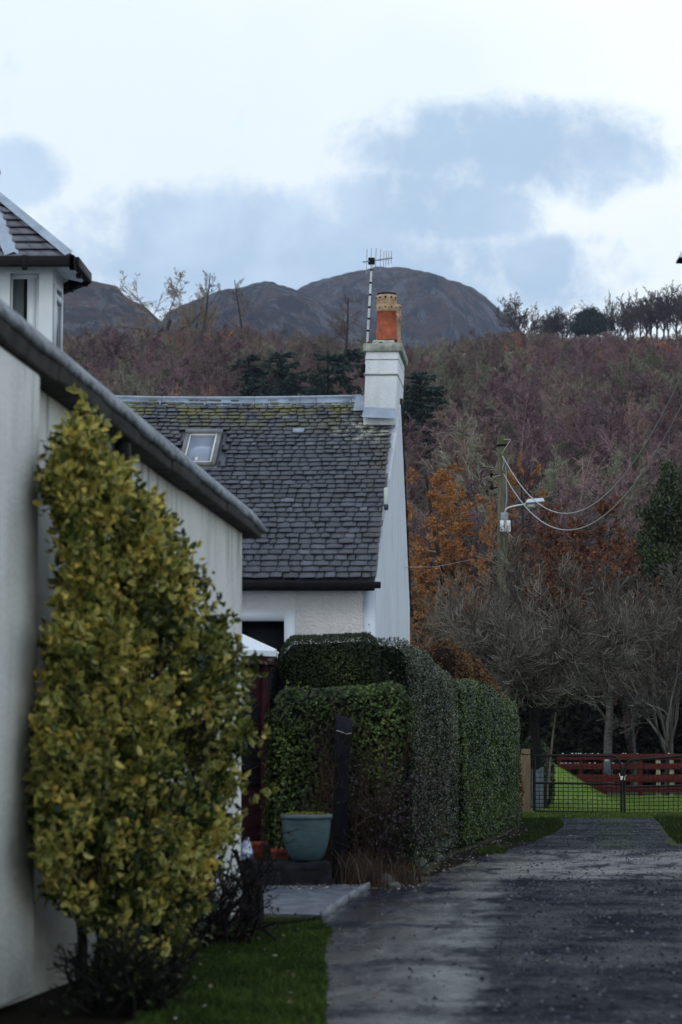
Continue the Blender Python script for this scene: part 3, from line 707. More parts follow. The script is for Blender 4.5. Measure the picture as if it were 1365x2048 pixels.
ORD = 'first second third fourth fifth sixth seventh eighth ninth tenth eleventh twelfth thirteenth fourteenth fifteenth sixteenth'.split()
rt = sorted(q[0] for q in sky_trees if q[0] > 1186); lt = sorted((q[0] for q in sky_trees if q[0] < 1186), reverse=True)
sky_trees = [(px, top, k, wd, f"{ORD[(rt if px > 1186 else lt).index(px)]} bare skyline tree counted {'rightwards' if px > 1186 else 'leftwards'} from the dark round pine") for px, top, k, wd, _ in sky_trees]
for i, (px, top, k, wd, lab) in enumerate(sky_trees):
    D = 428 + (i * 7) % 18; loc = on_slope(px, D); h = W(px, top - 14, D).z - loc[2]
    place(RP[k], 'bare_tree', loc, 1, i * 2.1, lab, 'tree', 'bare trees along the right skyline', sc3=(h / HT(RP[k]) * wd, h / HT(RP[k]) * wd, h / HT(RP[k])))
# dark round pine
lv, rg = mktree(81, 9, .25, [dict(n=26, t0=.35, t1=1, ln=.46, ang=1.05, up=.08, wig=.1, S=5, rr=.5, tp=.5, absl=9),
                              dict(n=12, t0=.35, t1=1, ln=.35, ang=.7, up=.08, wig=.15, S=3, rr=.5)], wig=.04, rmin=.015)
cc = []
for k in range(95):
    th = rg.uniform(0, 6.28); rr = 2.9 * math.sqrt(rg.random()); ctr_ = np.array([rr * math.cos(th), rr * math.sin(th), 3.4 + 5.0 * math.sqrt(max(0, 1 - (rr / 3.3) ** 2)) * rg.uniform(.35, 1)])
    cc.append(ctr_ + rg.normal(size=(420, 3)) * [.5, .5, .42])
c = np.vstack(cc)
v, f = leafquads(c, .34, .13, rg); pm = treemesh('pine', lv, 1, M['bark_dark'], M['twig_dark'], ([(v, f, np.repeat(np.clip(rg.normal(.4, .2, len(c)), 0, 1), 4))], M['conifer']))
loc = on_slope(1186, 425); h = W(1186, 612, 425).z - loc[2]
place(pm, 'pine_tree', loc, h / HT(pm), 1.0, 'dark green round-crowned pine on the right skyline', 'tree')

# --- middle distance: golden larches, rusty beeches, bare trees near the paddock
GL = [larch_proto(91, crook=.04, sparse=1.5, leafm=M['larch_gold'], nleaf=11, lsz=(.12, .04), rmin=.006, wide=.34, t0=.2, r0=.13),
      larch_proto(92, crook=.05, sparse=1.2, leafm=M['larch_gold'], nleaf=4, lsz=(.12, .035), rmin=.006, wide=.30, t0=.3, r0=.12)]
for px, D, top, k, s, lab in [(905, 84, 935, 0, 1.15, 'golden-orange larch with spreading boughs left of the telegraph pole'),
                              (850, 88, 942, 1, 1.0, 'golden larch beside the cottage gable'),
                              (1062, 92, 902, 1, .8, 'thin orange larch tip showing right of the telegraph pole'),
                              (880, 74, 1035, 1, 1.2, 'lower orange-brown larch behind the cottage gable'),
                              (955, 78, 1010, 1, .9, 'orange larch directly behind the telegraph pole')]:
    h = W(px, top, D).z; place(GL[k], 'golden_larch', ((px - 682.5) / FPX * D, D, 0), 1, px * .3, lab, 'tree', 'golden larches behind the cottage', sc3=(h / HT(GL[k]) * s, h / HT(GL[k]) * s, h / HT(GL[k])))
BP = [round_proto(111, rmin=.010, m=M['twig_grey'], tf=.3, n1=14, ang=.55, r0=.07, up=.14, tb=.2), round_proto(112, rmin=.010, m=M['twig_grey'], tf=.4, n1=14, ang=.65, r0=.065, up=.08, tb=.2),
      round_proto(113, rmin=.010, m=M['twig_brown'], tf=.35, n1=13, ang=.7, r0=.065, tb=.2, extra=(M['rust_leaf'], (.13, .085), 2, 5))]
mids = [(1335, 62, 1060, 0, 'bare', 'upright grey bare tree by the right edge, in front of the ivy-clad tree'),
        (1262, 66, 1150, 2, 'rust', 'rust-tinged tree behind the paddock fence, left of the upright bare one'),
        (1200, 70, 1060, 2, 'rust', 'rust-leaved beech behind the middle of the paddock fence'),
        (1150, 80, 1010, 2, 'rust', 'rust-brown beech beneath the sagging cables'),
        (1120, 76, 1090, 1, 'bare', 'bare grey tree behind the crown of the old apple tree'),
        (1350, 72, 1180, 2, 'rust', 'low rust-leaved beech at the right edge behind the fence'),
        (1290, 84, 1000, 1, 'bare', 'tall faint bare tree left of the ivy-clad tree'),
        (1030, 90, 1020, 2, 'rust', 'rust-brown beech behind the foot of the street lamp'),
        (1215, 92, 980, 0, 'bare', 'tall bare tree under the rising cables'),
        (960, 96, 1040, 1, 'bare', 'bare tree behind the left golden larches'),
        (1395, 68, 1050, 0, 'bare', 'bare tree just past the right edge of the photo'),
        (840, 92, 1100, 2, 'rust', 'rust-brown beech right beside the cottage gable')]
for i, (px, D, top, k, kd, lab) in enumerate(mids):
    h = W(px, top, D).z; s = h / HT(BP[k]); place(BP[k], 'rusty_beech' if k == 2 else 'bare_tree', ((px - 682.5) / FPX * D, D, 0), 1, i * 1.7, lab, 'tree', 'rusty beeches beyond the gate' if k == 2 else 'bare trees beyond the gate', sc3=(s * .95, s * .95, s))
# birches with pale trunks right behind the red fence
def birch(px, D, top, seed, lab, r=.11):
    H = W(px, top, D).z
    lv, rg = mktree(seed, H, r, [dict(n=22, t0=.3, t1=.98, ln=.36, ang=.9, up=.02, wig=.14, S=5, rr=.4, tp=.5),
                                  dict(n=9, t0=.2, t1=1, ln=.4, ang=.7, up=0, wig=.2, S=4, rr=.5), dict(n=6, t0=.1, t1=1, ln=.5, ang=.7, up=-.03, wig=.2, S=3, rr=.6)], wig=.035, rmin=.007)
    place(treemesh('birch', lv, 1, M['bark_birch'], M['twig_grey']), 'birch_tree', ((px - 682.5) / FPX * D, D, 0), 1, seed, lab, 'tree', 'birches behind the red fence')
birch(1213, 63, 1130, 131, 'pale-trunked birch standing behind the middle of the red fence', .13)
birch(1336, 64, 1150, 132, 'pale-trunked birch behind the right end of the red fence', .12)
birch(1268, 65, 1260, 133, 'slender forked birch sapling between the two pale-trunked birches', .06)
# ivy-clad tree at the right
lv, rg = mktree(141, 10.0, .2, [dict(n=22, t0=.45, t1=1, ln=.34, ang=1.0, up=.05, wig=.12, S=5, rr=.5, tp=.5, absl=10), dict(n=9, t0=.2, t1=1, ln=.4, ang=.8, up=.0, wig=.2, S=3, rr=.5)], wig=.04)
c, d = pts_on(lv[-1][0], 120, rg, .1, 1); c += rg.normal(size=c.shape) * .18; v, f = leafquads(c, .15, .10, rg)
im = treemesh('ivy_tree', lv, 1, M['bark_green'], M['twig_dark'], ([(v, f, np.repeat(np.clip(rg.normal(.45, .25, len(c)), 0, 1), 4))], M['ivy']))
h = W(1345, 930, 74).z
place(im, 'ivy_clad_tree', ((1368 - 682.5) / FPX * 74, 74, 0), h / HT(im), .4, 'dark evergreen ivy-clad tree at the right edge above the bare trees', sc3=(h / HT(im) * .72, h / HT(im) * .72, h / HT(im)))
# dark undergrowth under the trees
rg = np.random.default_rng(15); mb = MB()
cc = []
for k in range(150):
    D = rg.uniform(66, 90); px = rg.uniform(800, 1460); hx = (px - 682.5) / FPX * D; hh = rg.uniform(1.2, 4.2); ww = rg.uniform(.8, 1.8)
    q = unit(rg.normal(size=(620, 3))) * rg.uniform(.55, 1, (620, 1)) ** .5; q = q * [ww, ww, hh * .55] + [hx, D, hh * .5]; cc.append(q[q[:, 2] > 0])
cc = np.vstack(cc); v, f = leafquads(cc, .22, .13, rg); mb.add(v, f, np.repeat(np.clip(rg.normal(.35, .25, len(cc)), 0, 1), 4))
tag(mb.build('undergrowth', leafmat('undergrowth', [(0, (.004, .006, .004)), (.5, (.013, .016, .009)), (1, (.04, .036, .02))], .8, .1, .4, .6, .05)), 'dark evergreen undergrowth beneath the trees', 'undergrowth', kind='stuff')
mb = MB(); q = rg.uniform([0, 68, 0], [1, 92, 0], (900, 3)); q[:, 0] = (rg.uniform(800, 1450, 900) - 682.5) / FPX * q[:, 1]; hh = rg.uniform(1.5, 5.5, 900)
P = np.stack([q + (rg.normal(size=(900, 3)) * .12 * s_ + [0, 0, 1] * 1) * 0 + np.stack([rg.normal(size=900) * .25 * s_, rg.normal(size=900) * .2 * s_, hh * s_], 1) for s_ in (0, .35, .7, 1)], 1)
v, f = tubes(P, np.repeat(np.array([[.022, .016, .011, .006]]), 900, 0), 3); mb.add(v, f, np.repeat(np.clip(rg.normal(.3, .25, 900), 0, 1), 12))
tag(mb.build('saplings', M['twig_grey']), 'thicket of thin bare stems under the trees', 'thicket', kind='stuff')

# --- old apple tree by the gate
AX, AD = (1080 - 682.5) / FPX * 50.2, 50.2
lv, rg = mktree(151, 5.1, .10, [dict(n=13, t0=.75, t1=1, ln=2.2, ang=1.0, up=.035, wig=.17, S=9, rr=.6, tp=.1, absl=1, flat=.2),
                                 dict(n=14, t0=.15, t1=1, ln=.85, ang=.85, up=.11, wig=.22, S=5, rr=.42, tp=.2, absl=1),
                                 dict(n=12, t0=.1, t1=1, ln=.62, ang=.85, up=.18, wig=.2, S=4, rr=.5, tp=.2, absl=1),
                                 dict(n=5, t0=.1, t1=1, ln=.34, ang=.6, up=.12, wig=.16, S=3, rr=.65, absl=1)], trunk_frac=.46, rmin=.0048, wig=.08)
lv = [lv[0]] + [(P_[P_[..., 2].min(1) > 1.75], R_[P_[..., 2].min(1) > 1.75]) for P_, R_ in lv[1:]]
mx = float(np.percentile(lv[-1][0][..., 2], 99.3)); hgt = W(1030, 1100, 50.2).z
ap = treemesh('apple', lv, 1, M['bark_dark'], leafmat('twig_apple', [(0, (.02, .018, .015)), (.5, (.12, .108, .09)), (1, (.38, .35, .30))], .9, .05, .6, 1.2, 0), tints=[.2, .05, .2, .42, .5])
sx_ = 4.3 / float(np.ptp(np.percentile(lv[-1][0][..., 0], [1.5, 98.5]))); cxm = float(np.median(lv[-1][0][..., 0])) * sx_
print('APPLE', mx, sx_, cxm)
place(ap, 'apple_tree', (AX, AD, 0), 1, 0, 'old spreading bare apple tree with a thicket of twigs left of the gate', 'tree', sc3=(sx_, sx_ * .8, hgt / mx))

# ================================================================== HEDGES
def hedge(name, cl, wid, hs, mats, dens, leaf, label, cat='hedge', group=None, ex=.32, seed=1, bulge=.05, zlow=0.02, extra=None, tint=.5):
    """cl: centre line [(x,y)...], wid: width, hs: heights at each point"""
    rg = np.random.default_rng(seed); cl = np.array(cl, float); wid = np.full(len(cl), wid) if np.isscalar(wid) else np.array(wid)
    seg = np.linalg.norm(np.diff(cl, axis=0), axis=1); cum = np.concatenate([[0], np.cumsum(seg)]); L = cum[-1]
    phi = np.linspace(0, np.pi, 181); cs = np.cos(phi); sn = np.sin(phi)
    qx = np.sign(cs) * np.abs(cs) ** ex; qz = np.abs(sn) ** ex
    hm = float(np.mean(hs)); wm = float(np.mean(wid)); al = np.concatenate([[0], np.cumsum(np.hypot(np.diff(qx * wm / 2), np.diff(qz * hm)))]); per = al[-1]
    def pt(s, a, inset):
        x = np.interp(s, cum, cl[:, 0]); y = np.interp(s, cum, cl[:, 1]); h_ = np.interp(s, cum, hs); w_ = np.interp(s, cum, wid)
        dx = np.interp(s + .05, cum, cl[:, 0]) - np.interp(s - .05, cum, cl[:, 0]); dy = np.interp(s + .05, cum, cl[:, 1]) - np.interp(s - .05, cum, cl[:, 1])
        n_ = np.hypot(dx, dy) + 1e-9; nx, ny = dy / n_, -dx / n_
        # rounded ends
        e = np.minimum(s, L - s); ef = np.clip(e / .14, 0, 1) ** .35
        bx = np.interp(a, al, qx); bz = np.interp(a, al, qz)
        bl = 1 + bulge * fbm(s * 1.3 + 10, a * 1.6, 4, seed) * 4
        hw = (w_ / 2 - inset) * bl * (.35 + .65 * ef); hh = (h_ - inset) * (1 + bulge * .35 * fbm(s * 1.1, a * 0 + 3, 4, seed + 3) * 4) * (.9 + .1 * ef)
        p = np.stack([x + nx * bx * hw, y + ny * bx * hw, np.maximum(bz * hh, zlow)], -1)
        nn = np.stack([nx * bx, ny * bx, bz ** 3], -1); return p, nn
    root = thing(name, label, cat, (cl[0, 0], cl[0, 1], 0), group)
    # core
    ss = np.linspace(0.02, L - .02, max(10, int(L / .12))); aa = np.linspace(0, per, 40); S_, A_ = np.meshgrid(ss, aa, indexing='ij'); p, _ = pt(S_, A_, .07)
    n_, m_ = S_.shape; i = np.arange(n_ * m_).reshape(n_, m_); c = MB(); c.add(p, np.stack([i[:-1, :-1], i[:-1, 1:], i[1:, 1:], i[1:, :-1]], -1).reshape(-1, 4))
    c.add(p[0], [tuple([0, k, k + 1]) for k in range(1, m_ - 1)]); c.add(p[-1], [tuple([0, k, k + 1]) for k in range(1, m_ - 1)])
    c.build('core', mats[1], root)
    N = int(dens * L * per); s = rg.uniform(0, L, N); a = rg.uniform(0, per, N); p, nn = pt(s, a, np.clip(rg.exponential(.035, N), 0, .16) - .035)
    # end caps
    Ne = int(dens * wm * hm); 
    for s0 in (0, L):
        a = rg.uniform(0, per, Ne); k = rg.uniform(0, 1, Ne) ** .5; q, _ = pt(np.full(Ne, s0), a, 0.0); cx = np.interp(s0, cum, cl[:, 0]); cy = np.interp(s0, cum, cl[:, 1])
        q = np.stack([cx + (q[:, 0] - cx) * k, cy + (q[:, 1] - cy) * k, q[:, 2] * (1 - (1 - k) * rg.uniform(0, 1.4, Ne)).clip(0, 1)], 1); q[:, :2] += rg.normal(size=(Ne, 2)) * .03
        d0 = cl[0] - cl[1] if s0 == 0 else cl[-1] - cl[-2]; d0 = d0 / np.linalg.norm(d0)
        q[:, :2] += d0 * .04; p = np.vstack([p, q]); nn = np.vstack([nn, np.tile([d0[0], d0[1], .2], (Ne, 1))])
    keep = p[:, 2] > .03 + rg.uniform(0, .12, len(p)); p = p[keep]; nn = nn[keep]
    sz = rg.uniform(.65, 1.3, len(p)); v, f = leafquads(p, leaf[0] * sz, leaf[1] * sz, rg, nrm=nn, spread=.75)
    tv = rg.normal(tint, .2, len(p)) + .5 * fbm(p[:, 0] * 1.7 + p[:, 1] * 1.7, p[:, 2] * 2.2, 4, seed + 9) * 2
    lm = MB(); lm.add(v, f, np.repeat(np.clip(tv, 0, 1), 4)); 
    ns = int(L * 26); s_ = rg.uniform(.05, L - .05, ns); a_ = rg.uniform(0, per, ns); b_, nb_ = pt(s_, a_, 0.0); ok = b_[:, 2] > .5 * hm; b_ = b_[ok]; nb_ = unit(nb_[ok] + np.array([0, 0, .5]) + rg.normal(size=b_.shape) * .4)
    ln_ = rg.exponential(.035, len(b_))[:, None].clip(.01, .14); kk = 9; tq = rg.uniform(.1, 1, (len(b_), kk, 1)); cc_ = (b_[:, None] + nb_[:, None] * ln_[:, None] * tq + rg.normal(size=(len(b_), kk, 3)) * .006).reshape(-1, 3)
    v, f = leafquads(cc_, leaf[0] * .9, leaf[1] * .9, rg); lm.add(v, f, np.repeat(np.clip(rg.normal(.8, .15, len(cc_)), 0, 1), 4)); lm.build('foliage', mats[0], root)
    return root, pt, L, per, rg
# tall clipped block in front of the cottage wall, returning along the lane
hd, *_ = hedge('clipped_hedge', [(-.70, 28.0), (.45, 28.0)], 1.0, [2.66, 2.72], (M['hedge_tall'], M['hedge_core']), 4200, (.028, .016), 'tall dark clipped hedge with a rounded top under the cottage wall', ex=.2, seed=2, bulge=.02)
hedge('clipped_hedge', [(.42, 27.95), (.80, 30.3), (1.22, 33.0)], .74, [2.68, 2.5, 2.32], (M['hedge_lane'], M['hedge_core']), 3000, (.028, .017), 'grey-green clipped hedge face running back along the lane from the tall block', ex=.17, seed=3, bulge=.045)
hedge('clipped_hedge', [(1.28, 33.1), (1.95, 36.8), (2.62, 41.0)], .74, [2.32, 2.26, 2.08], (M['hedge_green'], M['hedge_core']), 2400, (.032, .02), 'brighter green stretch of hedge ending beside the gate post', ex=.17, seed=4, bulge=.07)
lowh, *_ = hedge('low_hedge', [(-.72, 26.5), (.70, 26.45)], .95, [2.02, 2.12], (M['hedge_low'], M['hedge_core']), 2000, (.05, .026), 'lower leafy hedge with ragged green top in front of the tall clipped one', ex=.25, seed=5, bulge=.06)
hedge('beech_bush', [(1.5, 36.6), (2.1, 40.4), (2.95, 44.6)], .7, [2.75, 2.85, 2.1], (M['beech_rust'], M['brown_core']), 900, (.055, .03), 'rusty brown and green bush rising behind the far end of the hedge', 'bush', ex=.6, seed=6, bulge=.16)
hedge('ivy_bush', [(3.95, 50.6), (4.35, 51.6)], .4, [1.6, 1.3], (M['ivy'], M['hedge_core']), 900, (.07, .05), 'dark ivy mound around the foot of the apple tree behind the gate post', 'bush', ex=.5, seed=8, bulge=.2)

# ================================================================== COTTAGE
CX = .44; K = .086
def gx(y): return CX + K * (y - 28.9) - .035        # gable plane
YF, YR, YB = 29.0, 32.25, 35.5
def gxw(y): return gx(29.0) + .1186 * (min(y, 32.25) - 29.0) + .064 * max(0, y - 32.25)     # the old gable bows outward to the chimney
XL = -6.0
ZE = W(757, 1165, 28.8).z; ZR = W(725, 806, YR).z
cot = thing('cottage', 'white roughcast cottage with an old slate roof facing the lane', 'house', (-2.5, YF, 0))
wx0, wx1 = -1.75, W(569, 1240, YF).x; wz1 = W(569, 1242, YF).z; wz0 = 1.6
mb = MB()
xr = gx(YF)
def fr(x0, x1, z0, z1): mb.add([(x0, YF, z0), (x1, YF, z0), (x1, YF, z1), (x0, YF, z1)], [(0, 1, 2, 3)])
fr(XL, wx0, 0, ZE); fr(wx1, xr, 0, ZE); fr(wx0, wx1, 0, wz0); fr(wx0, wx1, wz1, ZE)
for q in ([(wx1, YF, wz0), (wx1, YF, wz1), (wx1, YF + .22, wz1), (wx1, YF + .22, wz0)], [(wx0, YF, wz0), (wx0, YF, wz1), (wx0, YF + .22, wz1), (wx0, YF + .22, wz0)],
          [(wx0, YF, wz1), (wx1, YF, wz1), (wx1, YF + .22, wz1), (wx0, YF + .22, wz1)], [(wx0, YF, wz0), (wx1, YF, wz0), (wx1, YF + .22, wz0), (wx0, YF + .22, wz0)]): mb.add(q, [(0, 1, 2, 3)])
mb.add([(XL, YB, 0), (gxw(YB) - .31, YB, 0), (gxw(YB) - .31, YB, ZE), (XL, YB, ZE)], [(0, 1, 2, 3)])
mb.add([(XL, YF, 0), (XL, YB, 0), (XL, YB, ZE), (XL, YR, ZR), (XL, YF, ZE)], [(0, 1, 2, 3, 4)])
mb.build('front_wall', M['roughcast'], cot)
# gable: one slab with the profile of both slopes, 0.3 thick
prof = [(YF, 0), (YB, 0), (YB, ZE + .02), (YR + 1.6, ZE + (ZR - ZE) * .535), (YR, ZR - .02), (YF + 1.6, ZE + (ZR - ZE) * .505), (YF, ZE)]
prof.insert(1, (YR, 0))
mb = MB(); A = [(gxw(y) + .004, y - .004 if y == YF else y, z) for y, z in prof]; B = [(gxw(y) - .3, y - .004 if y == YF else y, z) for y, z in prof]
mb.poly([A[0], A[1], A[5], A[6], A[7]]); mb.poly([A[1], A[2], A[3], A[4], A[5]]); mb.poly([B[0], B[1], B[5], B[6], B[7]][::-1]); mb.poly([B[1], B[2], B[3], B[4], B[5]][::-1])
for i in range(len(prof)):
    j = (i + 1) % len(prof)
    if i != 7: mb.add([A[i], A[j], B[j], B[i]], [(0, 1, 2, 3)])
mb.build('gable_wall', M['gable_white'], cot)
# painted corner band and window surround (8 mm proud)
mb = MB(); x0 = W(728, 1200, YF).x; mb.box((x0, YF - .012, 0), (xr + .003, YF - .0045, ZE - .02)); mb.build('corner_band', M['paint_band'], cot)
mb = MB(); bw = .135
mb.box((wx1, YF - .012, wz0), (wx1 + bw, YF - .002, wz1 + bw)); mb.box((wx0 - bw, YF - .012, wz0), (wx0, YF - .002, wz1 + bw)); mb.box((wx0, YF - .012, wz1), (wx1, YF - .002, wz1 + bw))
sur = mb.build('window_surround', M['paint_band'], cot)
mb = MB(); f0 = YF + .15
for a, b in (((wx0, wx0 + .07), (wz0, wz1)), ((wx1 - .07, wx1), (wz0, wz1)), ((wx0 + .07, wx1 - .07), (wz1 - .07, wz1)), ((wx0 + .07, wx1 - .07), (wz0, wz0 + .07)), ((wx0 + .55, wx0 + .61), (wz0 + .07, wz1 - .07))):
    mb.box((a[0], f0, b[0]), (a[1], f0 + .06, b[1]))
win = mb.build('window', M['dark_wood'], cot)
mb = MB(); mb.box((wx0 + .03, f0 + .025, wz0 + .03), (wx1 - .03, f0 + .035, wz1 - .03)); mb.build('pane', M['glass_dark'], win)
# roof: real slates on a deck, diminishing courses
pitch = math.atan2(ZR - ZE, YR - 28.78); SLN = math.hypot(ZR - ZE, YR - 28.78)
mb = MB(); sag = lambda x: -.035 * math.sin(min(max((x + 4) / 4.6, 0), 1) * math.pi)
def roofpt(x, s, h=0):     # s up the slope from the eave
    x0_ = x; x = x + K * s * math.cos(pitch)
    return (x, 28.78 + s * math.cos(pitch) - h * math.sin(pitch), ZE + .05 + s * math.sin(pitch) + h * math.cos(pitch) + sag(x0_) * s / SLN)
dk = MB()
xsn = np.linspace(XL, 0, 12)
def vx(s): return gx(28.78) + .03   # verge
dk.add([(XL, 28.80, ZE + .02), (vx(0) - .02, 28.80, ZE + .02), (gx(YR) + .01, YR, ZR + .02), (XL, YR, ZR + .02)], [(0, 1, 2, 3)])
dk.add([(XL, YR, ZR + .04), (gx(YR) + .01, YR, ZR + .04), (gxw(YB) + .0, YB + .25, ZE - .12), (XL, YB + .25, ZE - .12)], [(0, 1, 2, 3)])
rf = dk.build('roof', M['slate'], cot)
s = -.03; r = random.Random(3); row = 0
sl_x0, sl_x1, sl_s0, sl_s1 = 0, 0, 0, 0
skx0, skx1 = W(366, 900, 31.2).x - K * 2.4, W(438, 900, 31.2).x - K * 2.4
def s_of(py): # slope coordinate seen at pixel row
    lo, hi = 0, SLN
    for _ in range(40):
        mid = (lo + hi) / 2; p = roofpt(0, mid); 
        q = W(400, py, p[1]).z
        if p[2] < q: lo = mid
        else: hi = mid
    return lo
sks0, sks1 = s_of(934), s_of(868)
SV, SF, STn = [], [], []
while s < SLN - .03:
    e = .130 - .036 * (s / SLN) + r.uniform(-.006, .006)
    x = -4.2 + r.uniform(0, .15) ; xe = vx(s) + r.uniform(-.012, .018); wb = .150 - .03 * s / SLN
    while x < xe - .02:
        w_ = wb * r.uniform(.62, 1.45); x2 = min(x + w_, xe)
        if xe - x2 < .05: x2 = xe
        if not (x2 > skx0 - .01 and x < skx1 + .01 and s + e > sks0 and s < sks1):
            th = r.uniform(.007, .014); lift = r.choice([0, 0, 0, .003, .006, .010]); j = r.gauss(0, .005); jl = r.gauss(0, .004); g = r.uniform(.001, .006); L_ = e * 1.5
            a0 = s + j - jl; a1 = s + j + jl
            # chipped lower corners
            c0 = r.uniform(0, .022); c1 = r.uniform(0, .022)
            pts = [(x + g, a0 + c0), (x + g + c0, a0), (x2 - g - c1, a1), (x2 - g, a1 + c1), (x2 - g, s + L_), (x + g, s + L_)]
            up = [];lowp = []
            for k, (xx_, ss_) in enumerate(pts):
                tpos = (ss_ - s) / L_; hh = (.026 + lift) * (1 - tpos) + .002
                up.append(roofpt(xx_, ss_, hh + th * .9)); lowp.append(roofpt(xx_, ss_, hh))
            b0 = len(SV) ; SV.extend(up + lowp); n0 = b0
            SF.append((n0, n0 + 1, n0 + 2, n0 + 3)); SF.append((n0, n0 + 3, n0 + 4, n0 + 5))
            for k in range(3): SF.append((n0 + k, n0 + 6 + k, n0 + 7 + k, n0 + k + 1))
            SF.append((n0 + 3, n0 + 9, n0 + 10, n0 + 4)); SF.append((n0 + 5, n0 + 11, n0 + 6, n0))
            tn = min(1, max(0, r.gauss(.42, .16) + (.45 if r.random() < .03 else 0))); STn.extend([tn] * 12)
        x = x2
    s += e; row += 1
mb = MB(); mb.add(SV, SF, np.array(STn)); tag(mb.build('slates', M['slate'], rf), kind=None)
# ridge: lengths of lead-grey zinc with joints
xs_ = [-4.6, -3.9, W(324, 797, YR).x, W(413, 797, YR).x, W(510, 797, YR).x, W(601, 797, YR).x, W(633, 797, YR).x, W(704, 800, YR).x, W(724, 800, YR).x]
for a, b in zip(xs_[:-1], xs_[1:]):
    mb = MB(); za, zb = ZR + .075 + sag(a), ZR + .075 + sag(b); a += .003; b -= .003
    for y0, y1, d0, d1 in ((YR - .13, YR, -.095, .03), (YR, YR + .13, .03, -.095)):
        mb.add([(a, y0, za + d0), (b, y0, zb + d0), (b, y1, zb + d1), (a, y1, za + d1), (a, y0, za + d0 - .012), (b, y0, zb + d0 - .012), (b, y1, zb + d1 - .012), (a, y1, za + d1 - .012)], BOXF)
    mb.tube([(a, YR, za + .025), (b, YR, zb + .025)], .022, 8)
    mb.box((b - .022, YR - .135, zb - .10), (b + .0, YR - .12, zb - .04))
    mb.build('ridge_piece', M['lead'], rf)
# small metal vent slate
vp = s_of(868); xv0, xv1 = W(583, 866, 31.4).x - K * 2.6, W(606, 866, 31.4).x - K * 2.6
mb = MB(); mb.hexa([roofpt(xv0, vp, .035), roofpt(xv1, vp, .035), roofpt(xv1, vp + .12, .03), roofpt(xv0, vp + .12, .03), roofpt(xv0, vp, .05), roofpt(xv1, vp, .05), roofpt(xv1, vp + .12, .04), roofpt(xv0, vp + .12, .04)])
mb.build('vent', M['lead'], rf)
# skylight
skl = bpy.data.objects.new('skylight', None)
mb = MB()
def rbox(x0, x1, a, b, h0, h1): mb.hexa([roofpt(x0, a, h0), roofpt(x1, a, h0), roofpt(x1, b, h0), roofpt(x0, b, h0), roofpt(x0, a, h1), roofpt(x1, a, h1), roofpt(x1, b, h1), roofpt(x0, b, h1)])
rbox(skx0, skx0 + .05, sks0, sks1, 0, .075); rbox(skx1 - .05, skx1, sks0, sks1, 0, .075); rbox(skx0 + .05, skx1 - .05, sks0, sks0 + .05, 0, .06); rbox(skx0 - .01, skx1 + .01, sks1 - .07, sks1 + .015, .0, .09)
rbox(skx0 - .02, skx1 + .02, sks0 - .10, sks0, .01, .03)
skl = mb.build('skylight', M['skyframe'], cot)
mb = MB(); rbox(skx0 + .05, skx0 + .072, sks0 + .05, sks1 - .07, .02, .062); rbox(skx1 - .075, skx1 - .05, sks0 + .05, sks1 - .07, .02, .07); rbox(skx0 + .072, skx1 - .075, sks0 + .05, sks0 + .07, .02, .062); rbox(skx0 + .072, skx1 - .075, sks1 - .09, sks1 - .07, .02, .062)
mb.build('sash', M['palepaint'], skl)
mb = MB(); rbox(skx0 + .072, skx1 - .075, sks0 + .07, sks1 - .09, .035, .045); mb.build('pane', M['glass_sky'], skl)
# gutter
mb = MB(); gz0, gz1 = ZE + .03, ZE - .01; gxr = W(762, 1168, 28.7).x
mb.hexa([(-4.5, 28.64, gz0 - .065), (gxr, 28.64, gz1 - .065), (gxr, 28.76, gz1 - .065), (-4.5, 28.76, gz0 - .065), (-4.5, 28.63, gz0 + .01), (gxr, 28.63, gz1 + .01), (gxr, 28.76, gz1 + .01), (-4.5, 28.76, gz0 + .01)])
mb.box((-4.5, 28.77, ZE - .10), (gx(28.85), 28.80, ZE + .02))
mb.build('gutter', M['black_plastic'], cot, bevel=.008)
# rear verge slates: the dark ragged edge seen past the gable
mb = MB(); rr_ = random.Random(9); s = 0; LB = math.hypot(ZR - ZE, YB + .25 - YR); pb = math.atan2(ZR - ZE + .12, YB + .25 - YR)
while s < LB - .02:
    y0 = YR + s * math.cos(pb); z0 = ZR + .05 - s * math.sin(pb); y1 = YR + (s + .16) * math.cos(pb); z1 = ZR + .05 - (s + .16) * math.sin(pb)
    e = gxw(y0) + .03 + rr_.uniform(-.006, .012)
    mb.hexa([(e - .4, y0, z0), (e, y0, z0), (e, y1, z1), (e - .4, y1, z1), (e - .4, y0, z0 + .012), (e, y0, z0 + .012), (e, y1, z1 + .028), (e - .4, y1, z1 + .028)], rr_.uniform(.2, .5)); s += .12
mb.build('verge_slates', M['slate'], rf)
# chimney, leaning a little like the photo's
ch0, ch1 = 31.6, 32.9
def cq(px_l, px_r, py, y0=ch0, y1=ch1, grow=0):
    a = W(px_l, py, y0); b = W(px_r, py, y0); dk_ = K * (y1 - y0)
    return [(a.x - grow, y0 - grow, a.z), (b.x + grow, y0 - grow, a.z), (b.x + dk_ + grow, y1 + grow, a.z), (a.x + dk_ + grow * 0 - grow, y1 + grow, a.z)]
mb = MB(); mb.hexa(cq(727, 791, 850) + cq(732.5, 798, 702)); chim = mb.build('chimney', M['chim_white'], cot, bevel=.012)
mb = MB(); mb.hexa(cq(729.5, 794.5, 750.5, grow=.012) + cq(729.7, 794.7, 747.5, grow=.012)); mb.hexa(cq(731, 796.5, 719.5, grow=.006) + cq(731.1, 796.6, 718, grow=.006)); mb.build('string_course', M['stone_cap'], chim)
mb = MB(); mb.hexa(cq(730.5, 800, 703.5, grow=.03) + cq(731, 801, 687, grow=.03)); cap = mb.build('cap', M['stone_cap'], chim, bevel=.015)
rg = np.random.default_rng(8)
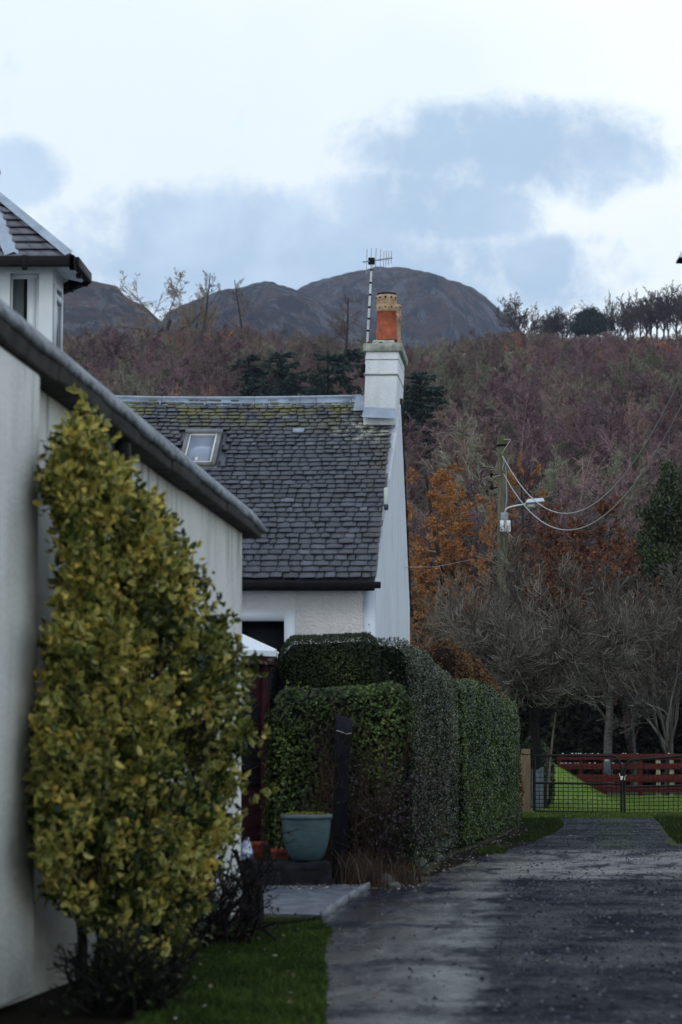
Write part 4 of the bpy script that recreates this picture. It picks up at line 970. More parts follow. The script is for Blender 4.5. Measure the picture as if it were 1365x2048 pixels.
mb = MB(); q = cq(735, 797, 687)
for k in range(90):
    uu_, vv_ = rg.random(), rg.random(); e0 = np.array(q[0]) * (1 - uu_) + np.array(q[1]) * uu_; e1 = np.array(q[3]) * (1 - uu_) + np.array(q[2]) * uu_; p = e0 * (1 - vv_) + e1 * vv_
    rr = rg.uniform(.015, .05); mb.lathe(p, [(rr, -.01), (rr * .9, rr * .3), (rr * .5, rr * .65), (.001, rr * .8)], 7)
mb.build('moss', M['moss'], cap)
# mortar haunching
mb = MB(); c = W(765, 687, 32.0); mb.hexa(cq(741, 792, 687.5) + cq(748, 788, 680, ch0 + .1, ch1 - .1)); mb.build('haunching', M['stone_cap'], cap)
# lead flashing
mb = MB(); a = W(724, 834, 31.48); b = W(791, 837, 31.48); c_ = W(728.5, 814, ch0 - .012); d_ = W(791.5, 817, ch0 - .012)
mb.add([a, b, d_, c_], [(0, 1, 2, 3)]); mb.build('flashing', M['lead'], cot); mb = MB()
a2 = roofpt(W(703, 830, 31.7).x - K * 2.9, s_of(828), .055); b2 = roofpt(W(724, 830, 31.6).x - K * 2.8, s_of(828), .055); c2 = W(728, 797, YR - .02); d2 = W(713, 800, YR - .05)
mb.add([a2, b2, (c2.x, c2.y, ZR + .10), (d2.x, d2.y, ZR + .09)], [(0, 1, 2, 3)]); mb.build('flashing', M['lead'], cot)
def chimney_pot(px, D, r, zb, zt, body, label=None, cowl=False):
    c = Vector((W(px, 640, D).x, D, zb)); H = zt - zb; mb = MB()
    mb.lathe(c, [(r * 1.08, 0), (r * .98, H * .30), (r * .93, H * .62), (r * 1.0, H * .63)], 24, mat=0)
    mb.lathe(c, [(r * 1.0, H * .63), (r * 1.06, H * .65), (r * 1.06, H * .77), (r * .98, H * .80), (r * 1.02, H * .815), (r * 1.02, H * .83), (r * .95, H * .85), (r * 1.03, H * .87), (r * 1.03, H * .98), (r * .95, H * 1.0), (r * .7, H * 1.0), (r * .7, H * .8)], 24, mat=1)
    for k in range(11):
        an = k * 2 * math.pi / 11
        for hz, ww in ((.71, .014), (.93, .018)):
            p = Vector((math.cos(an), math.sin(an), 0)) * r * (1.055 if hz < .8 else 1.025); tt = Vector((-math.sin(an), math.cos(an), 0)); q = c + p + Vector((0, 0, H * hz)) + p.normalized() * .003
            mb.add([q - tt * ww, q + Vector((0, 0, -ww)), q + tt * ww, q + Vector((0, 0, ww))], [(0, 1, 2, 3)], mat=2)
    o = mb.build('chimney_pot', [body, M['buff'], M['dark_wood']], chim, smooth=True)
    if label: o['label'] = label
    if cowl:
        mb = MB(); mb.lathe(c, [(.001, H * 1.0), (r * .95, H * 1.01), (r * 1.0, H * 1.035), (.001, H * 1.05)], 20); mb.build('cowl', M['black_plastic'], o)
zb = W(770, 683, 32).z
chimney_pot(774, 31.95, .136, zb, W(774, 591, 31.95).z, M['terracotta'], 'red clay chimney pot under a black cowl', True)
chimney_pot(785, 32.6, .12, zb, W(783, 609, 32.55).z, M['buff'], 'buff chimney pot half hidden behind the red one')
# pale tube light fixed to the gable
gpl = W(780, 1000, 30.0); tl = thing('wall_light', 'pale narrow tube light with a dark blue foot on the gable edge', 'light', (gxw(30) + .03, 30, gpl.z))
z0, z1 = W(780, 1010, 30).z, W(780, 976, 30).z; xg = gxw(30.0) + .002
mb = MB(); mb.box((xg, 29.94, z0), (xg + .055, 30.02, z1)); mb.build('housing', plain('pale_green', (.50, .58, .52), .5, .4, .1), tl, bevel=.01)
mb = MB(); mb.box((xg, 29.935, z0 - .065), (xg + .055, 30.025, z0)); mb.build('foot', plain('navy', (.012, .02, .06), .4, .4, .1), tl, bevel=.01)

# TV aerial
ae = thing('television_aerial', 'banded aerial mast strapped to the chimney side with a toothed array on top', 'aerial', W(729, 745, 32.3))
m0, m1 = W(731.5, 750, 32.3), W(744.5, 520, 32.3)
mb = MB(); mb.tube([m0, m1], .017, 10); mb.build('mast', M['alu'], ae, smooth=True)
for py in (540, 566, 590, 615, 638, 662):
    p = m0.lerp(m1, (750 - py) / 230); dv = (m1 - m0).normalized(); mb = MB(); mb.tube([p - dv * .014, p + dv * .014], .0195, 10); mb.build('band', M['black_plastic'], ae)
mb = MB(); b0, b1 = W(727, 524, 32.1), W(784, 516, 32.9); mb.tube([b0, b1], .011, 8); mb.build('boom', M['steel'], ae)
mb = MB(); p = W(743.5, 522, 32.3); mb.box(p - Vector((.045, .05, .045)), p + Vector((.045, .05, .04))); mb.build('junction_box', M['black_plastic'], ae, bevel=.01)
for k, (px, up_, dn_) in enumerate([(733, 26, 26), (741.5, 26, 22), (751, 25, 19), (760, 22, 24), (767, 17, 15), (772, 17, 15), (777, 16, 13), (782.5, 15, 12)]):
    tt_ = (px - 727) / 57; p = b0.lerp(b1, tt_); s_ = 32.3 / FPX; mb = MB(); mb.tube([p - Vector((0, 0, dn_ * s_)), p + Vector((.01, 0, up_ * s_))], .0045, 5); mb.build('element', M['steel'], ae)
mb = MB(); p = W(727, 736, 32.2); mb.box(p - Vector((.03, .04, .06)), p + Vector((.04, .04, .05))); mb.box(p + Vector((-.055, -.02, -.13)), p + Vector((.03, .03, -.08))); mb.build('bracket', M['black_plastic'], ae, bevel=.012)

# ================================================================== SUMMERHOUSE (red-brown, behind the outbuilding corner)
sh = thing('summerhouse', 'dark red-brown wooden summerhouse with a white roof behind the outbuilding', 'summerhouse', (-1.72, 27.3, 0))
SCx, SCy = -1.78, 27.15; rr_w = 1.0; ze_ = W(540, 1325, 26.6).z
def octa(r, z, rot=math.pi / 8): return [(SCx + r * math.cos(rot + k * math.pi / 4), SCy + r * math.sin(rot + k * math.pi / 4), z) for k in range(8)]
mb = MB()
for zz0, zz1, r_ in [(0.02 + k * .135, .02 + k * .135 + .128, rr_w + (.0 if k % 2 else .004)) for k in range(7)]:
    a, b = octa(r_, zz0), octa(r_ - .008, zz1)
    for k in range(8): j = (k + 1) % 8; mb.add([a[k], a[j], b[j], b[k]], [(0, 1, 2, 3)])
a, b = octa(rr_w - .015, 0), octa(rr_w - .015, ze_)
for k in range(8): j = (k + 1) % 8; mb.add([a[k], a[j], b[j], b[k]], [(0, 1, 2, 3)])
mb.build('wall', M['maroon_wood'], sh)
a, b = octa(rr_w + .01, 0), octa(rr_w + .01, ze_)
for k in range(8):
    mb = MB(); mb.tube([a[k], b[k]], .045, 6); mb.build('corner_post', M['maroon_wood'], sh)
# leaded windows on the faces
for k in range(8):
    j = (k + 1) % 8; A_, B_ = Vector(octa(rr_w - .006, 1.02)[k]), Vector(octa(rr_w - .006, 1.02)[j]); C_ = Vector((0, 0, ze_ - 1.25))
    A2, B2 = A_.lerp(B_, .1), A_.lerp(B_, .9); n_ = ((A_ + B_) / 2 - Vector((SCx, SCy, 1.02))).normalized() * .012
    mb = MB(); ch = .22; Z = C_.z; up = Vector((0, 0, 1)); d = (B2 - A2)
    poly_ = [A2 + n_, B2 + n_, B2 + n_ + up * (Z - ch), A2.lerp(B2, .72) + n_ + up * Z, A2.lerp(B2, .28) + n_ + up * Z, A2 + n_ + up * (Z - ch)]
    mb.poly(poly_); wn = mb.build('window', M['glass_dark'], sh)
    mb = MB()
    for q in range(-3, 5):
        for sg in (1, -1):
            pa, pb_ = (0, q * .42), (1, q * .42 + sg * .62 * 1)
            P0 = A2 + d * 0 + up * max(0, min(Z - ch, pa[1])); P1 = A2 + d + up * max(0, min(Z - ch, pb_[1]))
            if (P1 - P0).length > .5 and abs(P1.z - P0.z) > .2: mb.tube([P0 + n_ * 1.6, P1 + n_ * 1.6], .009, 4)
    if mb.n: mb.build('glazing_bars', M['maroon_wood'], wn)
mb = MB(); a, b = octa(rr_w + .12, ze_ - .02), octa(rr_w + .12, ze_ + .07)
for k in range(8): j = (k + 1) % 8; mb.add([a[k], a[j], b[j], b[k]], [(0, 1, 2, 3)])
mb.poly(a); mb.build('fascia', M['maroon_wood'], sh)
mb = MB(); a, b = octa(rr_w + .15, ze_ + .07), octa(rr_w + .15, ze_ + .13); ap_ = (SCx, SCy, ze_ + .62)
for k in range(8): j = (k + 1) % 8; mb.add([a[k], a[j], b[j], b[k]], [(0, 1, 2, 3)]); mb.add([b[k], b[j], ap_], [(0, 1, 2)])
mb.poly(a); rf2 = mb.build('roof', plain('white_roof', (.62, .66, .70), .5, .4, .08, 3), sh)
for k in range(8):
    mb = MB(); mb.tube([b[k], ap_], .02, 6); mb.build('roof_rib', plain('white_rib', (.72, .75, .78), .4, .4, .05, 3) if k == 0 else bpy.data.materials['white_rib'], rf2)

# ================================================================== OUTBUILDING (foreground, left)
def wl(y): return -.862 + .163 * (y - 21)
Yn, Yf = 8.0, 21.0
zt = lambda y: 3.34 + (21 - y) * .0635
ob = thing('outbuilding', 'weathered white outbuilding with a dark overhanging verge at the left foreground', 'building', (wl(15), 15, 0))
mb = MB(); nseg = 26
ysg = np.linspace(Yn, Yf, nseg + 1)
V_ = [];
for y in ysg: V_ += [(wl(y), y, 0), (wl(y), y, zt(y) - .02)]
mb.add(V_, [(2 * i, 2 * i + 2, 2 * i + 3, 2 * i + 1) for i in range(nseg)])
bk = (-4.9, 21.5)
mb.add([(wl(Yf), Yf, 0), (bk[0], bk[1], 0), (bk[0], bk[1], 3.3), (wl(Yf), Yf, 3.32)], [(0, 1, 2, 3)]); mb.add([(wl(Yn), Yn, 0), (-5.5, Yn, 0), (-5.5, Yn, 4.1), (wl(Yn), Yn, zt(Yn) - .02)], [(0, 1, 2, 3)]); mb.add([(-5.5, Yn, 0), (bk[0], bk[1], 0), (bk[0], bk[1], 3.3), (-5.5, Yn, 4.1)], [(0, 1, 2, 3)])
mb.build('wall', M['old_wall'], ob)
mb = MB(); pe = 14.35
mb.hexa([(wl(Yn), Yn, 0), (wl(Yn) + .15, Yn, 0), (wl(pe) + .15, pe, .06), (wl(pe) - .01, pe, .06), (wl(Yn), Yn, zt(Yn) - .03), (wl(Yn) + .15, Yn, zt(Yn) - .03), (wl(pe) + .15, pe, zt(pe) - .03), (wl(pe) - .01, pe, zt(pe) - .03)])
mb.build('buttress', M['old_wall'], ob, bevel=.03)
# verge: stone slates seen from below, course by course, and a grey weathered capping on top
M['verge_under'] = plain('verge_under', (.045, .043, .04), .9, .2, .5, 5)
def cap_fn(t):
    n = t.noise(t.pos, 5, 6, .7, dist=.5); n2 = t.noise(t.pos, 22, 5, .65); t.bump(n2, .4, .01)
    c = t.ramp(n, [(.36, (.02, .024, .032)), (.46, (.07, .085, .11)), (.54, (.20, .225, .25)), (.62, (.085, .10, .125)), (.72, (.03, .034, .042))]); return t.mix(t.math('MULTIPLY', t.step(n2, .54, .64), .5), c, (.30, .32, .32))
M['verge_cap'] = pmat('verge_cap', cap_fn, .6, .4)
y = Yn; r = random.Random(4); vg = MB()
while y < 21.25:
    y2 = min(y + r.uniform(.75, 1.15), 21.32); f0_, f1_ = (y - 8) / 13.3, (y2 - 8) / 13.3
    w0, w1 = .27 - .15 * f0_, .27 - .15 * f1_; h0, h1 = .16 - .06 * f0_, .16 - .06 * f1_; dz = r.uniform(-.008, .008); o_ = r.uniform(-.012, .012)
    g = .012
    A0, A1 = wl(y) - .3, wl(y2) - .3
    vg.hexa([(A0, y + g, zt(y) + dz - .02), (wl(y) + w0 * .9 + o_, y + g, zt(y) + dz - .02), (wl(y2) + w1 * .9 + o_, y2, zt(y2) + dz - .02), (A1, y2, zt(y2) + dz - .02),
             (A0, y + g, zt(y) + h0 + dz), (wl(y) + w0 + o_, y + g, zt(y) + h0 + dz), (wl(y2) + w1 + o_, y2, zt(y2) + h1 + dz), (A1, y2, zt(y2) + h1 + dz)]); y = y2
vg.build('verge_slates', M['verge_under'], ob, bevel=.015)
mb = MB(); ys2 = np.linspace(Yn, 21.4, 40); ring = []
for y in ys2:
    f_ = (y - 8) / 13.4; w0 = .27 - .15 * f_; h0 = .16 - .06 * f_; z = zt(y) + h0; x = wl(y) + w0; wv = .008 * math.sin(y * 7) + .006 * math.sin(y * 17)
    ring.append([(x + .006, y, z - .055 + wv), (x + .012, y, z - .01 + wv), (x - .035, y, z + .055 + wv * .5), (x - .085, y, z + .115), (x - .4, y, z + .14), (x - .4, y, z)])
v = np.array(ring).reshape(-1, 3); f = []
for i in range(len(ys2) - 1):
    for k in range(6): f.append((i * 6 + k, i * 6 + (k + 1) % 6, (i + 1) * 6 + (k + 1) % 6, (i + 1) * 6 + k))
mb.add(v, f); mb.poly(v[-6:]); mb.build('verge_capping', M['verge_cap'], ob)
mb = MB(); mb.add([(wl(Yn) - .0, Yn, zt(Yn) + .2), (wl(21.3), 21.3, zt(21.3) + .16), (-4.9, 21.7, 4.6), (-5.6, Yn, 5.6)], [(0, 1, 2, 3)]); mb.build('roof', M['slate'], ob)
# black downpipe high on the wall
hp = thing('downpipe', 'short black rainwater hopper and pipe under the outbuilding verge', 'pipe', (wl(16.6) + .05, 16.6, 3.2))
q = Vector((wl(16.6) + .07, 16.6, zt(16.6) - .03)); mb = MB(); mb.lathe(q, [(.055, 0), (.06, -.12), (.035, -.22), (.035, -.25), (.001, -.25)], 12); mb.lathe(q, [(.001, 0), (.055, 0)], 12); mb.build('hopper', M['black_plastic'], hp, smooth=True)
mb = MB(); mb.tube([q + Vector((0, 0, -.2)), Vector((q.x, q.y, .05))], .034, 12); mb.build('pipe', M['black_plastic'], hp, smooth=True)
q = W(105, 990, 14.9); q.x = wl(14.9) ; mb = MB(); mb.lathe((q.x + .03, 14.9, q.z), [(.001, -.03), (.022, -.025), (.03, 0), (.022, .025), (.001, .03)], 12); mb.box((q.x, 14.885, q.z - .02), (q.x + .03, 14.915, q.z + .02))
tag(mb.build('wall_fitting', M['black_plastic'], smooth=False), 'small round black fitting on the outbuilding wall beside the shrub', 'fitting')

# ================================================================== BAY HOUSE (far left, above the outbuilding roof)
bh = thing('turreted_house', 'white house with a slate-roofed bay showing over the outbuilding roof', 'house', (-3.6, 27, 0))
D0 = 26.0
fx1 = W(105, 600, D0).x; fx0 = W(-95, 600, D0).x; sx1 = W(127, 600, 26.75).x; ztp = W(100, 527, D0).z; zbt = 0
wx_l, wx_r = W(20, 600, D0).x, W(78, 600, D0).x; wzt = W(50, 546, D0).z; wzb = wzt - 1.3
mb = MB()
def q4(a, b, c, d): mb.add([a, b, c, d], [(0, 1, 2, 3)])
for x0, x1, z0, z1 in ((fx0, wx_l, zbt, ztp), (wx_r, fx1, zbt, ztp), (wx_l, wx_r, zbt, wzb), (wx_l, wx_r, wzt, ztp)): q4((x0, D0, z0), (x1, D0, z0), (x1, D0, z1), (x0, D0, z1))
rd = .14
q4((wx_r, D0, wzb), (wx_r, D0, wzt), (wx_r, D0 + rd, wzt), (wx_r, D0 + rd, wzb)); q4((wx_l, D0, wzb), (wx_l, D0, wzt), (wx_l, D0 + rd, wzt), (wx_l, D0 + rd, wzb)); q4((wx_l, D0, wzt), (wx_r, D0, wzt), (wx_r, D0 + rd, wzt), (wx_l, D0 + rd, wzt)); q4((wx_l, D0, wzb), (wx_r, D0, wzb), (wx_r, D0 + rd, wzb), (wx_l, D0 + rd, wzb))
q4((fx1, D0, 0), (sx1, 26.75, 0), (sx1, 26.75, ztp), (fx1, D0, ztp)); q4((sx1, 26.75, 0), (sx1 - 1.3, 29.5, 0), (sx1 - 1.3, 29.5, ztp), (sx1, 26.75, ztp)); q4((sx1 - 1.3, 29.5, 0), (fx0 - 1.5, 29.5, 0), (fx0 - 1.5, 29.5, ztp), (sx1 - 1.3, 29.5, ztp)); q4((fx0, D0, 0), (fx0 - .5, 26.75, 0), (fx0 - .5, 26.75, ztp), (fx0, D0, ztp))
q4((fx0 - .5, 26.75, 0), (fx0 - 1.5, 29.5, 0), (fx0 - 1.5, 29.5, ztp), (fx0 - .5, 26.75, ztp))
mb.build('wall', M['bay_white'], bh)
mb = MB(); yf_ = D0 + .08; xm = W(53, 600, D0).x
mb.box((wx_l, yf_, wzt - .05), (wx_r, yf_ + .05, wzt)); mb.box((xm, yf_, wzb), (xm + .09, yf_ + .05, wzt - .05)); mb.box((wx_l, yf_, wzb), (wx_l + .02, yf_ + .05, wzt - .05))
wn = mb.build('window', M['bay_white'], bh); mb = MB(); mb.box((wx_l + .02, yf_ + .02, wzb), (xm, yf_ + .03, wzt - .05)); mb.build('pane', pmat('pane_grey', glass_fn((.08, .10, .11)), .1, .8), wn)
mb = MB(); mb.box((xm - .035, yf_ + .012, wzb), (xm, yf_ + .018, wzt - .05)); mb.build('frame', M['dark_wood'], wn)
mb = MB(); mb.box((xm + .09, yf_ + .01, wzb), (wx_r, yf_ + .03, wzt - .05)); mb.build('shutter', M['bay_white'], wn)
# side window in the canted face
dv = Vector((sx1 - fx1, .75, 0)).normalized(); nv = Vector((dv.y, -dv.x, 0)); b0 = Vector((fx1, D0, 0)); Ls = math.hypot(sx1 - fx1, .75)
def sidebox(a, b, z0, z1, o0, o1): mb.hexa([b0 + dv * a + nv * o0 + Vector((0, 0, z0)), b0 + dv * a + nv * o1 + Vector((0, 0, z0)), b0 + dv * b + nv * o1 + Vector((0, 0, z0)), b0 + dv * b + nv * o0 + Vector((0, 0, z0)), b0 + dv * a + nv * o0 + Vector((0, 0, z1)), b0 + dv * a + nv * o1 + Vector((0, 0, z1)), b0 + dv * b + nv * o1 + Vector((0, 0, z1)), b0 + dv * b + nv * o0 + Vector((0, 0, z1))])
mb = MB(); sidebox(Ls * .12, Ls * .72, wzt - .9, wzt - .12, .002, .008); sw = mb.build('window', pmat('pane_side', glass_fn((.16, .19, .22)), .2, .6), bh)
mb = MB(); sidebox(Ls * .10, Ls * .16, wzt - .92, wzt - .10, .0, .03); sidebox(Ls * .68, Ls * .74, wzt - .92, wzt - .10, .0, .03); sidebox(Ls * .16, Ls * .68, wzt - .27, wzt - .2, .0, .03); sidebox(Ls * .16, Ls * .68, wzt - .14, wzt - .10, .0, .03); sidebox(Ls * .16, Ls * .68, wzt - .92, wzt - .86, .0, .03); mb.build('frame', M['bay_white'], sw)
# roof of the bay
e1 = W(146, 515, D0 - .25); e2 = W(172, 540, 26.7); e0 = W(-140, 505, D0 - .25); e3 = Vector((e0.x - .6, 26.7, e2.z)); apx = W(-30, 374, D0 + 1.2)
mb = MB(); ez = e1.z - .02
e1.z = e0.z = e2.z = e3.z = ez; bk1 = Vector((e2.x - 1.6, 29.6, ez)); bk0 = Vector((e3.x, 29.6, ez)); apb = Vector((apx.x, 29.6, apx.z))
for tri in ([e0, e1, apx], [e1, e2, apx], [e3, e0, apx]): mb.add(tri, [(0, 1, 2)])
mb.add([e2, bk1, apb, apx], [(0, 1, 2, 3)]); mb.add([bk0, e3, apx, apb], [(0, 1, 2, 3)])
brf = mb.build('roof', M['slate'], bh)
# slate courses on the front face
r = random.Random(5); mb = MB(); nr = 10; nrm = (e1 - e0).cross(apx - e0).normalized(); nrm = nrm if nrm.z > 0 else -nrm
for k in range(nr):
    fa, fb = k / nr, (k + 1.25) / nr
    L0, R0_ = e0.lerp(apx, fa), e1.lerp(apx, fa); L1, R1_ = e0.lerp(apx, min(fb, .98)), e1.lerp(apx, min(fb, .98)); x = 0; wd = .22 / max((R0_ - L0).length, .3)
    x = -r.random() * wd
    while x < 1:
        a = max(x, 0); b = min(x + wd * r.uniform(.8, 1.2), 1)
        if b > a:
            p0, p1, p2, p3 = L0.lerp(R0_, a + .004), L0.lerp(R0_, b - .002), L1.lerp(R1_, min(b, 1)), L1.lerp(R1_, a)
            mb.hexa([p0 + nrm * .03, p1 + nrm * .03, p2 + nrm * .004, p3 + nrm * .004, p0 + nrm * .045, p1 + nrm * .045, p2 + nrm * .01, p3 + nrm * .01], r.uniform(.5, .95))
        x = b if b > a else x + wd
mb.build('slates', pmat('slate_brown', lambda t: t.ramp(t.attr(), [(0, (.055, .058, .075)), (1, (.15, .15, .175))]), .6, .3), brf)
for a, b in ((e1, apx), (e2, apx), (W(28, 508, D0 - .25), apx)):
    b_ = b; a_ = Vector((a.x, a.y, ez if a is not apx else a.z)); d = (b_ - a_).normalized(); sd_ = d.cross(Vector((0, 0, 1))).normalized() * .10; u_ = Vector((0, 0, .055))
    mb = MB(); mb.add([a_ - sd_ + u_ * .6, a_ + u_ * 1.5, b_ + u_ * 1.5, b_ - sd_ + u_ * .6, a_ + sd_ + u_ * .6, b_ + sd_ + u_ * .6], [(0, 1, 2, 3), (1, 4, 5, 2)]); mb.build('hip_flashing', M['lead'], brf)
mb = MB(); mb.add([e1 + Vector((0, 0, .05)), e2 + Vector((0, 0, .05)), apx + Vector((0, 0, .06))], [(0, 1, 2)]); mb.build('lead_slope', M['lead'], brf)
mb = MB(); dn = Vector((0, 0, -.085))
for a, b in ((e0, e1), (e1, e2), (e2, bk1)):
    d = (b - a).normalized(); n_ = Vector((d.y, -d.x, 0)) * .07
    mb.hexa([a + dn, a + n_ + dn, b + n_ + dn, b + dn, a + Vector((0, 0, .03)), a + n_ + Vector((0, 0, .03)), b + n_ + Vector((0, 0, .03)), b + Vector((0, 0, .03))])
    L_ = (b - a).length; nb_ = max(1, int(L_ / .4))
    for k in range(nb_ + 1): p = a + d * (L_ * k / nb_); mb.box(p + Vector((-.03, -.09, -.12)), p + Vector((.03, .02, .035)))
mb.build('gutter', M['black_plastic'], bh, bevel=.012)
mb = MB(); mb.add([e0 + dn, e1 + dn, e2 + dn, (sx1, 26.75, ztp - .02), (fx1, D0, ztp - .02), (fx0, D0, ztp - .02)], [(0, 1, 4, 5), (1, 2, 3, 4)]); mb.build('soffit', M['bay_white'], bh)
mb = MB(); p = W(-7, 345, D0 + 1.0); mb.lathe(p, [(.001, -.06), (.045, -.03), (.05, 0), (.04, .04), (.001, .07)], 12); mb.tube([p, Vector((apx.x, apx.y, apx.z))], .012, 6); mb.build('finial', M['black_plastic'], brf)

# ================================================================== FOREGROUND SHRUB, gold-variegated
vs = thing('variegated_shrub', 'tall gold and green variegated shrub trained against the outbuilding wall', 'shrub', (-1.3, 15.2, 0))
by = [862, 890, 930, 990, 1070, 1140, 1215, 1305, 1400, 1500, 1600, 1700, 1780, 1850, 1905, 1950]
bl = [118, 108, 72, 68, 92, 98, 90, 74, 60, 50, 50, 56, 66, 120, 200, 230]; br = [134, 170, 215, 270, 340, 388, 422, 446, 456, 460, 456, 432, 412, 390, 375, 345]
rg = np.random.default_rng(33)
def ext(y_): return np.interp(y_, by, bl), np.interp(y_, by, br)
K_ = 175; cy_ = []; cq_ = []
while len(cy_) < K_:
    y_ = rg.uniform(868, 1930); l_, r2_ = ext(y_)
    if rg.random() < (r2_ - l_) / 400 * np.interp(y_, [868, 1000, 1650, 1760, 1850, 1900], [1.3, 1.1, 1, .75, .4, .15]): cy_.append(y_); cq_.append(rg.uniform(-1, 1))
cy_ = np.array(cy_); cq_ = np.array(cq_); ctn = rg.normal(0, .17, K_); cof = rg.uniform(-1, .6, K_)
k = rg.integers(0, K_, 2500); py = cy_[k] + rg.normal(size=2500) * 30; Lx, Rx = ext(py)
px = (Lx + Rx) / 2 + cq_[k] * (Rx - Lx) / 2 * 1.0 + rg.normal(size=2500) * 21; px = np.maximum(px, Lx + 44 + rg.exponential(9, 2500)); tnk = ctn[k]; ofk = cof[k]
m2_ = 900; py2 = rg.uniform(870, 1930, m2_); l2, r2_ = ext(py2); px2 = rg.uniform(np.minimum(l2 + 40, r2_ - 5), r2_); kk = rg.random(m2_) < (r2_ - l2) / 410
py = np.concatenate([py, py2[kk]]); px = np.concatenate([px, px2[kk]]); tnk = np.concatenate([tnk, np.full(kk.sum(), -.22)]); ofk = np.concatenate([ofk, np.full(kk.sum(), .5)])
Lx, Rx = ext(py); q = np.clip((px - (Lx + Rx) / 2) / ((Rx - Lx) / 2), -1.15, 1.15)
off = (ofk + rg.normal(size=len(py)) * .18) * .42 * np.sqrt(np.clip(1.1 - q * q, .02, 1)) * np.clip((Rx - Lx) / 250, .4, 1)
D = 13.95 + (px - 60) / 430 * 2.4 + off
sprig = np.array([W(a, b, d_) for a, b, d_ in zip(px, py, D)])
sprig[:, 0] = np.maximum(sprig[:, 0], np.array([wl(y_) + (.16 if y_ < 14.4 else .03) for y_ in sprig[:, 1]]))
ctr = np.array([-1.35, 15.35, 0])
outd = unit(np.stack([sprig[:, 0] - np.interp(sprig[:, 1], [13, 18], [-1.7, -1.0]), (sprig[:, 1] - 15.4) * .6, np.full(len(sprig), .75)], 1) + rg.normal(size=sprig.shape) * .35)
nl = 13; idx = np.repeat(np.arange(len(sprig)), nl); tt_ = rg.uniform(0, 1, len(idx))
c = sprig[idx] + outd[idx] * (tt_[:, None] * .15) + rg.normal(size=(len(idx), 3)) * .022
ld = unit(outd[idx] * .6 + rg.normal(size=(len(idx), 3)) * .75)
Ln = rg.uniform(.036, .078, len(idx)); Wn = Ln * rg.uniform(.48, .62, len(idx))
nr_ = unit(np.cross(ld, rg.normal(size=ld.shape))); side = unit(np.cross(ld, nr_))
base = c; tip = c + ld * Ln[:, None]; m1 = c + ld * (Ln * .3)[:, None]; m2 = c + ld * (Ln * .72)[:, None]; cup = nr_ * (Ln * .14)[:, None]
v8 = np.stack([base, m1 + side * Wn[:, None] / 2 + cup, m2 + side * Wn[:, None] * .4 + cup, tip, m2 - side * Wn[:, None] * .4 + cup, m1 - side * Wn[:, None] / 2 + cup, m1, m2], 1)
n_ = len(idx); b8 = (np.arange(n_) * 8)[:, None]
fq = np.concatenate([b8 + np.array([[6, 1, 2, 7]]), b8 + np.array([[5, 6, 7, 4]])], 0); ft = np.concatenate([b8 + np.array([[0, 1, 6]]), b8 + np.array([[0, 6, 5]]), b8 + np.array([[7, 2, 3]]), b8 + np.array([[7, 3, 4]])], 0)
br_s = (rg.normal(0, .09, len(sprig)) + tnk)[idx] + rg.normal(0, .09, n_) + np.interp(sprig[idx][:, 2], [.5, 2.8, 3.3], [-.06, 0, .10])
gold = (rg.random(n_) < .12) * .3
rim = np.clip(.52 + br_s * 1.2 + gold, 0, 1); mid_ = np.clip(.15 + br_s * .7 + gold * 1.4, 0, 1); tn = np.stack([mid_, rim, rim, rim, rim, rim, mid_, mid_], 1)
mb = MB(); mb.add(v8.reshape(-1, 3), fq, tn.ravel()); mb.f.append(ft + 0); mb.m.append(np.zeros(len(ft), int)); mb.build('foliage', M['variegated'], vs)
# stems: a few dark trunks forking up through the foliage
mb = MB()
def limb(p0, p1, r0, r1, n=7, w_=.04):
    pts = [p0.lerp(p1, k / n) + Vector((rg.normal() * w_, rg.normal() * w_, 0)) * (0 if k in (0, n) else 1) for k in range(n + 1)]; mb.tube(pts, np.linspace(r0, r1, n + 1), 8); return pts
g0 = GP(160, 1985); g0 = Vector((max(g0.x, wl(g0.y) + .12), g0.y, 0)); g0 = W(168, 1990, 14.9); g0.z = 0
fk = W(160, 1830, 15.0); limb(g0, fk, .036, .03, 5, .01); limb(fk, W(148, 1740, 15.0), .026, .02, 3, .01); limb(W(148, 1740, 15.0), W(160, 1200, 15.05), .02, .01); limb(fk, W(182, 1745, 15.05), .02, .016, 3, .01); limb(W(182, 1745, 15.05), W(290, 1250, 15.3), .018, .008)
for gx_, tx_, ty_ in ((215, 150, 930), (240, 330, 1200), (265, 400, 1330), (290, 430, 1500), (300, 380, 1450), (200, 220, 1150)):
    a = W(gx_, 1990, 15.2 + (gx_ - 200) * .004); a.z = 0; limb(a, W(gx_ + (tx_ - gx_) * .25, 1800, 15.3), .03, .024, 4, .02); limb(W(gx_ + (tx_ - gx_) * .25, 1800, 15.3), W(tx_, ty_, 15.2 + (tx_ - 150) * .0045), .024, .006, 9, .03)
mb.build('stem', M['bark_dark'], vs, smooth=True)
# inner twigs carrying the sprigs
st0 = np.array([W(np.clip(a * .35 + 160, 120, 330), min(b + 260, 1850), 15.2) for a, b in zip(px[::3], py[::3])]); en = sprig[::3]
Pm = (st0 + en) / 2 + rg.normal(size=en.shape) * .06; v, f = tubes(np.stack([st0 * .35 + en * .65, Pm * .35 + en * .65, en], 1), np.tile([[.006, .005, .003]], (len(en), 1)), 3); mb = MB(); mb.add(v, f, .3); mb.build('twigs', M['twig_dark'], vs)

